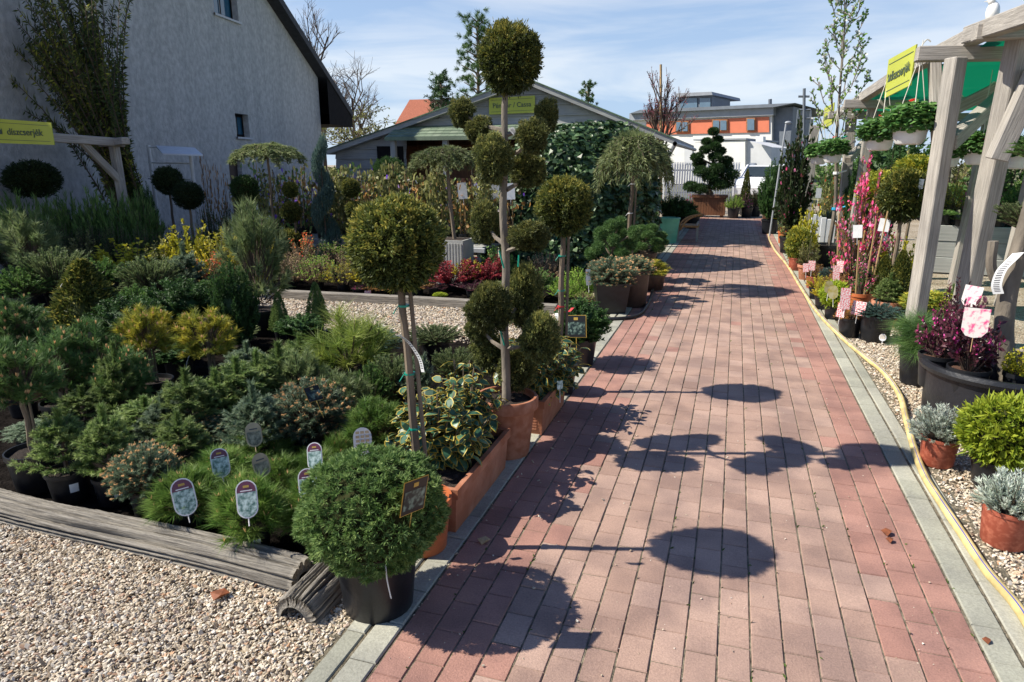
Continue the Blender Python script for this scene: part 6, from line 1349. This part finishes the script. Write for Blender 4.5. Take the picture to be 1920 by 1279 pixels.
row = [
 ('juniper_blue', 1650, 556, 6.85, 100, 'blue green juniper in a black pot by the near pergola post', 'conifer', 'black', .30, [('white', 1655, 633, 6.68, 12, 12, 10)]),
 ('nandina', 1600, 560, 6.95, 68, 'bronze shrub with red patterned tags left of the blue juniper', 'shrub', 'black', .22, [('red', 1585, 560, 6.8, 17, 40, 10), ('red', 1577, 582, 6.8, 14, 26, -10), ('red', 1610, 578, 6.8, 24, 26, -20)]),
 ('lime', 1568, 530, 7.7, 48, 'small yellow green shrub with slipper shaped tags by the kerb', 'shrub', 'black', .18, [('yellow', 1554, 538, 7.55, 16, 24, 25), ('yellow', 1562, 548, 7.5, 18, 26, 20)]),
 ('gold_shrub', 1548, 520, 8.2, 48, 'small yellow green shrub at the hose bend', 'shrub', 'black', .18, []),
 ('gold_shrub', 1535, 512, 8.8, 42, 'small yellow green shrub farther along the hose', 'shrub', 'black', .18, []),
 ('nandina', 1572, 498, 8.6, 50, 'bronze shrub with red and white tags behind the yellow green ones', 'shrub', 'black', .2, [('red', 1568, 515, 8.4, 12, 34, 5), ('red', 1575, 500, 8.5, 12, 22, -15)]),
 ('juniper_blue', 1560, 490, 9.4, 46, 'small blue juniper beside the young tree pot', 'conifer', 'black', .2, []),
 ('nandina', 1530, 492, 9.6, 44, 'reddish shrub with red tags beside the young tree pot', 'shrub', 'red', .2, [('red', 1522, 498, 9.4, 12, 18), ('red', 1511, 502, 9.4, 10, 16)]),
 ('spruce', 1672, 512, 7.6, 62, 'small green conifer in a wide terracotta bowl', 'conifer', 'terracotta', .30, []),
 ('gold_cone', 1662, 480, 8.2, 55, 'small green cypress behind the terracotta bowl', 'conifer', 'terracotta', .26, []),
 ('pinktall', 1635, 276, 8.7, 140, 'tall bush of deep pink blossom beside the pergola', 'shrub', 'terracotta', .34, [('slip', 1608, 434, 8.4, 16, 24), ('slip', 1658, 422, 8.4, 18, 24)]),
 ('pinkbush', 1600, 400, 9.2, 80, 'loose pink blossom bush left of the tall pink one', 'shrub', 'terracotta', .30, []),
 ('pinkbush', 1665, 420, 9.0, 85, 'loose pink blossom bush right of the tall pink one', 'shrub', 'terracotta', .30, [('slip', 1657, 440, 8.8, 14, 26)]),
 ('pinkbush', 1625, 470, 8.1, 60, 'low pink blossom bush with canes in an orange pot', 'shrub', 'orange', .28, []),
 ('yellow', 1695, 430, 8.8, 70, 'yellow green shrub under the golden thuja balls', 'shrub', 'black', .26, []),
 ('gold_cone', 1695, 470, 7.7, 60, 'small golden cypress behind the near pergola post', 'conifer', 'black', .26, []),
 ('gold_cone', 1590, 445, 10.2, 45, 'small cypress behind the young tree pot', 'conifer', 'black', .24, []),
 ('camellia', 1505, 210, 13.4, 105, 'tall dark climbing shrub with small pink flowers before the pergola', 'shrub', 'black', .36, []),
 ('dark', 1455, 300, 17.0, 55, 'round dark green bush behind the leaning metal pole', 'shrub', 'black', .4, []),
 ('yellow', 1520, 372, 11.6, 55, 'bright yellow shrub left of the young tree', 'shrub', 'terracotta', .26, [('slip', 1535, 362, 11.4, 10, 18, 20)]),
 ('photinia', 1490, 398, 13.4, 50, 'red tipped shrub left of the bright yellow shrub', 'shrub', 'orange', .3, []),
 ('photinia', 1500, 420, 12.2, 46, 'pale red tipped shrub in an orange pot by the kerb', 'shrub', 'orange', .26, []),
 ('globe_gold_green', 1500, 428, 11.2, 42, 'orange tinged clipped globe by the kerb', 'conifer', 'red', .24, []),
 ('olive', 1520, 440, 10.3, 44, 'olive shrub in a terracotta pot before the young tree pot', 'shrub', 'terracotta', .26, []),
 ('photinia', 1478, 385, 15.0, 36, 'red tipped shrub at the far end of the kerb', 'shrub', 'orange', .3, []),
 ('yellow', 1458, 360, 17.6, 26, 'small yellow shrub behind the leaning pole', 'shrub', 'black', .3, []),
 ('green', 1480, 358, 16.4, 34, 'green shrub right of the leaning pole', 'shrub', 'black', .3, []),
 ('juniper_blue', 1560, 372, 13.6, 50, 'blue green juniper under the far pergola', 'conifer', 'black', .3, []),
 ('photinia', 1555, 325, 14.6, 50, 'red tipped shrub under the far pergola', 'shrub', 'black', .3, []),
 ('dark', 1620, 300, 12.4, 60, 'dark shrub behind the tall pink blossom bush', 'shrub', 'black', .3, []),
 ('camellia', 1680, 262, 10.8, 50, 'dark upright shrub with pink buds under the hanging baskets', 'shrub', 'black', .3, []),
 ]
for k_, px, ty_, Y, w_, lb, ct, pt, pd_, tg in row: plant(k_, px, ty_, Y, w_, lb, ct, pt, pd_, tags=tg)
for px, ty_, Y, lb in ((1600, 420, 8.4, 'a'), (1622, 400, 8.3, 'b'), (1640, 430, 8.2, 'c'), (1590, 445, 8.5, 'd')): pass
for o in [x for x in COL.objects if x.get('label', '').startswith(('low pink blossom', 'loose pink', 'tall bush of'))]:
    b0 = np.array(o.location)
    for k in range(3):
        dx, dy = random.uniform(-.1, .1), random.uniform(-.1, .1); obj('stake', mesh('stake', [(tube([b0+[dx, dy, .2], b0+[dx*1.7, dy*1.6, .8+.35*random.random()]], .008, 5), 0, None)], ['cane']), o)
standard('thuja_globe', 1702, 320, 8.4, 84, 92, 'golden green thuja ball right of the pink blossom', 'topiary', 'terracotta', .3, tr=.022, name='ball_topiary', tags=[('slip', 1727, 345, 8.2, 8, 18)])
standard('globe_gold_green', 1652, 322, 9.6, 70, 66, 'golden globe half hidden behind the pink blossom', 'topiary', 'black', .3, tr=.02, name='ball_topiary')
standard('globe_gold_green', 1722, 292, 10.4, 70, 50, 'golden globe with a flat top under the pergola', 'topiary', 'black', .3, tr=.02, name='ball_topiary')
# young flowering tree in its black pot
p = np.array([aY(1553, 470, 11.9)[0], 11.9, 0]); yt = tag(empty('young_tree', p), 'slender young tree with white blossom in a black pot by the pergola', 'tree'); put_pot(yt, 'black', .52, .34, p)
top = aY(1592, -60, 11.9); hgt = top[2]; A, B, ra, rb_, ta, tb_ = branching(1., 3, .010, .75, .9, 4, .35, seed=4)
bs = 1.0
tp = smooth([p+[0, 0, .25], p+[.02, 0, 1.0], p*[.6, 1, 0]+[top[0]*.4, 0, hgt*.45], p*[.25, 1, 0]+[top[0]*.75, 0, hgt*.75], np.array([top[0], 11.9, hgt])], 8)
obj('trunk', mesh('trunk', [(tube(tp, np.linspace(.035, .008, len(tp)), 8), 0, None)], ['bark_grey'], True), yt)
A2, B2 = [], []; R_ = random.Random(8)
for i in range(34):
    f = .45+.5*(i/34); a = tp[int(f*(len(tp)-1))]; az = i*2.4; ln = .62*(1.15-f)*(1.3+.5*R_.random()); 
    q1 = a+np.array([cos(az)*ln*.45, sin(az)*ln*.45, ln*.45]); q2 = q1+np.array([cos(az)*ln*.3, sin(az)*ln*.3, ln*.75]); A2 += [a, q1]; B2 += [q1, q2]
    for k in range(3):
        u = q1+(q2-q1)*(.2+.25*k); A2.append(u); B2.append(u+np.array([R_.gauss(0, .09), R_.gauss(0, .09), .12]))
A2 = np.array(A2); B2 = np.array(B2); V, t = shoots(A2, B2, 5, .055, .035, .9, .3, OVAL); V2, t2 = shoots(A2, B2, 3, .05, .04, .9, .5, ROUND)
obj('branches', mesh('branches', [(tubes3(A2, B2, .009, .005), 0, None)], ['bark_grey']), yt); obj('leaves', mesh('leaves', [(V, 0, t), (V2, 1, t2)], ['fresh', 'white_flower']), yt)
for ty_, mt in ((395, 'blue_tie'), (318, 'white_paper'), (262, 'green_tie')):
    q = aY(1562, ty_, 11.85); k = np.argmin(np.abs(np.array(tp)[:, 2]-q[2])); obj('tie', mesh('tie', [(tube([tp[k]-[0, 0, .02], tp[k]+[0, 0, .02]], .045, 8), 0, None), (tube([tp[k]+[.03, -.03, 0], tp[k]+[.14, -.05, .04]], .012, 4), 0, None)], [mt]), yt)
# weathered board cluster behind the young tree pot
o = tag(empty('plank_screen', aY(1540, 440, 12.6)*[1, 1, 0]), 'short screen of pale vertical planks behind the young tree pot', 'screen')
for k in range(5):
    q = aY(1524+k*9, 430+3*k, 12.6); beam('plank', (q[0], 12.6+.006*(k % 2), 0), (q[0], 12.6+.006*(k % 2), q[2]+.25), .085, .02, 'white_metal', o)
# hanging baskets
HB = [(1708, 236, 272, 64, 7.0, 'white hanging basket of geranium in front of the near pergola post', (1722, 135)), (1650, 256, 283, 52, 7.9, 'white hanging basket of geranium left of the near pergola post', (1660, 190)), (1836, 280, 310, 50, 8.2, 'white hanging basket with a red bloom between the two near posts', (1850, 215)), (1778, 288, 314, 44, 9.5, 'white hanging basket half hidden behind the near pergola post', (1785, 225)), (1562, 284, 306, 36, 11.6, 'white hanging basket right of the young tree trunk', (1565, 228)), (1536, 290, 309, 32, 12.4, 'white hanging basket left of the young tree trunk', (1540, 236)), (1912, 285, 318, 46, 9.0, 'white hanging basket at the right edge of the photo', (1915, 215))]
for px, y0, y1, w_, Y, lb, hk in HB:
    t_ = aY(px, y0, Y); m_ = mpp(t_); d_ = w_*m_; h_ = (y1-y0)*m_*.95; c = np.array([t_[0], Y, t_[2]-h_]); r = tag(empty('hanging_basket', c), lb, 'hanging basket', 'white baskets hung from the pergola')
    pt = obj('pot', PM['basket'], r, c, 0, (d_, d_, h_)); sub('soil', SOILM, pt)
    obj('foliage', proto('geranium'), r, c+[0, 0, h_*.75], random.choice([.3, 1.2, 2.5, 4]), (d_*1.55, d_*1.45, d_*.9))
    h0 = c+np.array([0, 0, d_*2.0+h_]); q = []
    for k in range(3): a = k*2.1+.4; q.append(tube([c+[cos(a)*d_*.48, sin(a)*d_*.48, h_], h0], .004, 4))
    q.append(tube(smooth([h0-[0, 0, .01], h0+[0, 0, .06], h0+[.03, 0, .10], h0+[.06, 0, .08]], 5), .006, 5)); q.append(tube([h0+[0, 0, .06], h0+[0, 0, max(.1, 2.48-h0[2])]], .003, 4))
    obj('hanger', mesh('hanger', [(np.concatenate([x for x in q]), 0, None)], ['cord']), r)
# plants on the raised bench and behind it
for i, (px, ty_, kd, lb) in enumerate([(1745, 398, 'heath_dark', 'dark low plants'), (1775, 392, 'rosemary', 'green tufted pot'), (1805, 400, 'heath_dark', 'dark low pot'), (1768, 345, 'gold_shrub', 'yellow green shrub'), (1840, 405, 'fresh', 'fresh green pot'), (1862, 362, 'magenta_low', 'magenta flowered pot'), (1890, 375, 'juniper_green', 'arching green juniper'), (1760, 375, 'olive', 'olive green shrub'), (1790, 330, 'twiggy_gold', 'twiggy yellow shrub'), (1822, 352, 'magenta_low', 'small magenta flowered pot'), (1910, 340, 'green', 'green shrub'), (1875, 400, 'heath_dark', 'dark heather')]):
    Y = 11.75-.1*(i % 3)+(.7 if ty_ < 380 else 0); plant(kd, px, ty_, Y, 52, f'{lb} on the grey raised bench, {["at its left end", "second from its left end", "left of the inner post", "behind its left end", "before the broad post", "behind the broad post", "at the right edge of the photo", "behind the dark low plants", "beside the inner post at the back", "between the inner and broad posts", "right of the broad post", "just right of the broad post"][i]}', 'plant', 'black', .2, lift=.705, group='pots on the raised bench')
# orange conifer pots along the gravel under the post
plant('spruce', 1790, 532, 7.4, 60, 'low green conifer on the gravel between the pergola posts', 'conifer', 'black', .26); 
# ---------- end of the path
p = np.array([aY(1329, 400, 21.9)[0], 21.9, 0]); wp = tag(empty('cloud_pine', p), 'cloud pruned pine in a slatted brown wooden planter at the path end', 'bonsai'); m_ = mpp(p); wd = 58*m_; hp_ = aY(1329, 366, 21.9)[2]
q = [boxq(p[0]-wd/2, p[0]+wd/2, p[1]-wd*.3, p[1]+wd*.3, .06, hp_)]
for k in range(12): xx = p[0]-wd/2+wd*(k+.5)/12; q.append(boxq(xx-wd/27, xx+wd/27, p[1]-wd*.3-.02, p[1]-wd*.3+.004, .06, hp_-.05))
q.append(boxq(p[0]-wd/2-.05, p[0]+wd/2+.05, p[1]-wd*.3-.06, p[1]+wd*.3+.06, hp_-.06, hp_+.015)); q += [boxq(p[0]+s*wd*.4-.05, p[0]+s*wd*.4+.05, p[1]-wd*.25, p[1]+wd*.25, 0, .058) for s in (-1, 1)]
po = obj('planter', mesh('planter', [(np.concatenate(q), 0, None)], ['planter_wood']), wp); tt_ = aY(1345, 240, 21.9)
obj('foliage', proto('niwaki'), wp, (tt_[0]-.1, 21.9, hp_), .3, (90*m_/.95, 90*m_/.95, tt_[2]-hp_))
for a in [('fresh', 1378, 362, 21.5, 40, 'fresh green shrub right of the wooden planter', 'shrub'), ('magenta_low', 1402, 372, 22.0, 24, 'small pot of magenta flowers at the path end', 'flower'), ('photinia', 1420, 352, 22.5, 36, 'red leaved shrub at the path end', 'shrub'), ('gold_cone', 1402, 318, 23.5, 22, 'slim yellow conifer behind the path end', 'conifer'), ('purple_small', 1400, 358, 22.8, 26, 'dark purple shrub at the path end', 'shrub'), ('olive', 1432, 356, 24, 40, 'olive shrub in front of the parked car', 'shrub'), ('magenta_low', 1296, 362, 22.3, 22, 'pink flowers left of the wooden planter', 'flower'), ('dark', 1285, 375, 18.5, 50, 'dark shrub at the left corner of the path end', 'shrub'), ('dark', 1265, 365, 17.5, 60, 'dark shrub behind the cane chair', 'shrub'), ('rosemary', 1300, 392, 17.8, 32, 'low dark shrub left of the shaded path end', 'shrub')]: plant(*a, pd=.36)
q = np.array([aY(1443, 395, 19.5)[0], 19.5, 0]); hh = aY(1443, 388, 19.5)[2]
bx = tag(empty('wooden_planter', q), 'small dark brown wooden planter at the far end of the hose', 'planter'); obj('shell', mesh('shell', [(np.concatenate([boxq(q[0]-.16+.08*k+.003, q[0]-.08+.08*k-.003, q[1]-.17, q[1]+.15, 0, hh) for k in range(4)]), 0, None)], ['planter_wood']), bx); obj('foliage', proto('fresh'), bx, q+[0, 0, hh], 0, (.4, .4, .25))
# ---------- trees beyond
def tree(px, ty, Y, w, label, leafm=None, bark='bark_grey', levels=5, nk=3, seed=1, spread=.55, up=.5, nl=3, ls=.05, cat='tree', name='bare_tree', fl=None, crown0=.35):
    T = aY(px, ty, Y); r = tag(empty(name, (T[0], Y, 0)), label, cat); A, B, ra, rb_, ta, tb_ = branching(1., levels, .03, spread, up, nk, .4, seed)
    zmax = B[:, 2].max(); wmax = max(np.percentile(np.abs(B[:, :2]), 99.)*2, .01); S = np.array([w*mpp(T)/wmax, w*mpp(T)/wmax, T[2]/zmax]); A, B = A*S, B*S; ta, tb_ = ta*S, tb_*S
    off = np.array([T[0], Y, 0]); k = T[2]
    obj('trunk', mesh('trunk', [(tubes3(A+off, B+off, np.maximum(ra*k*.6, .007), np.maximum(rb_*k*.6, .005)), 0, None)], [bark]), r)
    if leafm: V, t = shoots(ta+off, tb_+off, nl, ls, ls*.6, 1., 0, LEAF); obj('crown', mesh('crown', [(V, 0, t)], [leafm]), r)
    return r
tree(588, -10, 24, 230, 'bare leafless tree rising behind the house roof', None, 'twig', 5, 3, 3, .6, .55)
tree(655, 95, 27, 170, 'smaller bare tree below the house eave', None, 'twig', 5, 3, 9, .6, .45)
tree(690, 190, 24, 200, 'pale budding bush between the house and the shed', 'olive', 'twig', 5, 3, 5, .7, .3, 3, .10, name='budding_tree')
tree(1250, 122, 23, 130, 'tree with bare pink flowering twigs and a stake beyond the shed', 'mauve', 'twig', 4, 4, 12, .42, .8, 3, .05, name='flowering_tree')
for o in [x for x in COL.objects if x.get('label', '').startswith('tree with bare pink')]: obj('stake', mesh('stake', [(tube([aY(1241, 380, 23)*[1, 1, 0], aY(1239, 121, 23)], .04, 6), 0, None)], ['cane']), o)
def conifer_far(px, ty, Y, w, label, m='dark_yew', n=26, open_=False, seed=2):
    T = aY(px, ty, Y); R = random.Random(seed); r = tag(empty('conifer_tree', (T[0], Y, 0)), label, 'tree'); Ht = T[2]; wm = w*mpp(T); A, B = [], []; C = []
    z0 = .25*Ht
    for i in range(n):
        f = i/n; z = z0+(Ht-z0)*f*.97; ln = wm*.5*(1-f*.75)*(.5+.6*R.random()); a = i*2.4
        q = np.array([T[0]+cos(a)*ln, Y+sin(a)*ln, z+ln*(.15 if not open_ else .5)]); A.append((T[0], Y, z)); B.append(q); C.append(q)
    A = np.array(A); B = np.array(B); obj('trunk', mesh('trunk', [(tube([(T[0], Y, 0), (T[0], Y, Ht*.97)], [.16, .03], 7), 0, None), (tubes3(A, B, .05, .02), 0, None)], ['bark']), r)
    if open_:
        P = np.repeat(B, 4, 0)+rng.normal(size=(len(B)*4, 3))*wm*.06; s = unit(rnd(len(P))+[0, 0, .4])*wm*.07; V, t = shoots(P, P+s, 70, wm*.075, .02, .9)
    else:
        P = np.repeat(A, 7, 0)+(np.repeat(B-A, 7, 0))*rng.random((len(A)*7, 1)); s = (np.repeat(B-A, 7, 0)*.35+rng.normal(size=P.shape)*wm*.06); V, t = shoots(P, P+s, 40, wm*.06, .03, .9, 0, LEAF)
    obj('crown', mesh('crown', [(V, 0, t)], [m]), r)
conifer_far(826, 132, 30, 105, 'dark leafy evergreen tip behind the left slope of the shed roof', 'ivy', 40, False, 3)
conifer_far(895, 26, 34, 118, 'tall open pine rising behind the shed gable', 'pine', 64, True, 6)
conifer_far(1104, 150, 36, 70, 'small pine tip above the right slope of the shed roof', 'pine', 40, True, 9)
# greenery behind the pergola, each tree its own
for i, (px, ty_, Y, w_, lb) in enumerate([(1585, 262, 26, 110, 'green tree beyond the far pergola post'), (1680, 245, 24, 170, 'broad green tree behind the golden thuja balls'), (1790, 240, 22, 170, 'broad green tree seen between the near posts'), (1900, 230, 20, 190, 'broad green tree behind the right edge baskets')]):
    T = aY(px, ty_, Y); r = tag(empty('leafy_tree', (T[0], Y, 0)), lb, 'tree'); m_ = mpp(T); obj('trunk', mesh('trunk', [(tube([(T[0], Y, 0), (T[0], Y, T[2]*.6)], [.12, .08], 7), 0, None)], ['bark']), r); obj('crown', proto(['green', 'dark', 'olive', 'green'][i]), r, (T[0], Y, .2), i, (w_*m_, w_*m_, T[2]-.2))
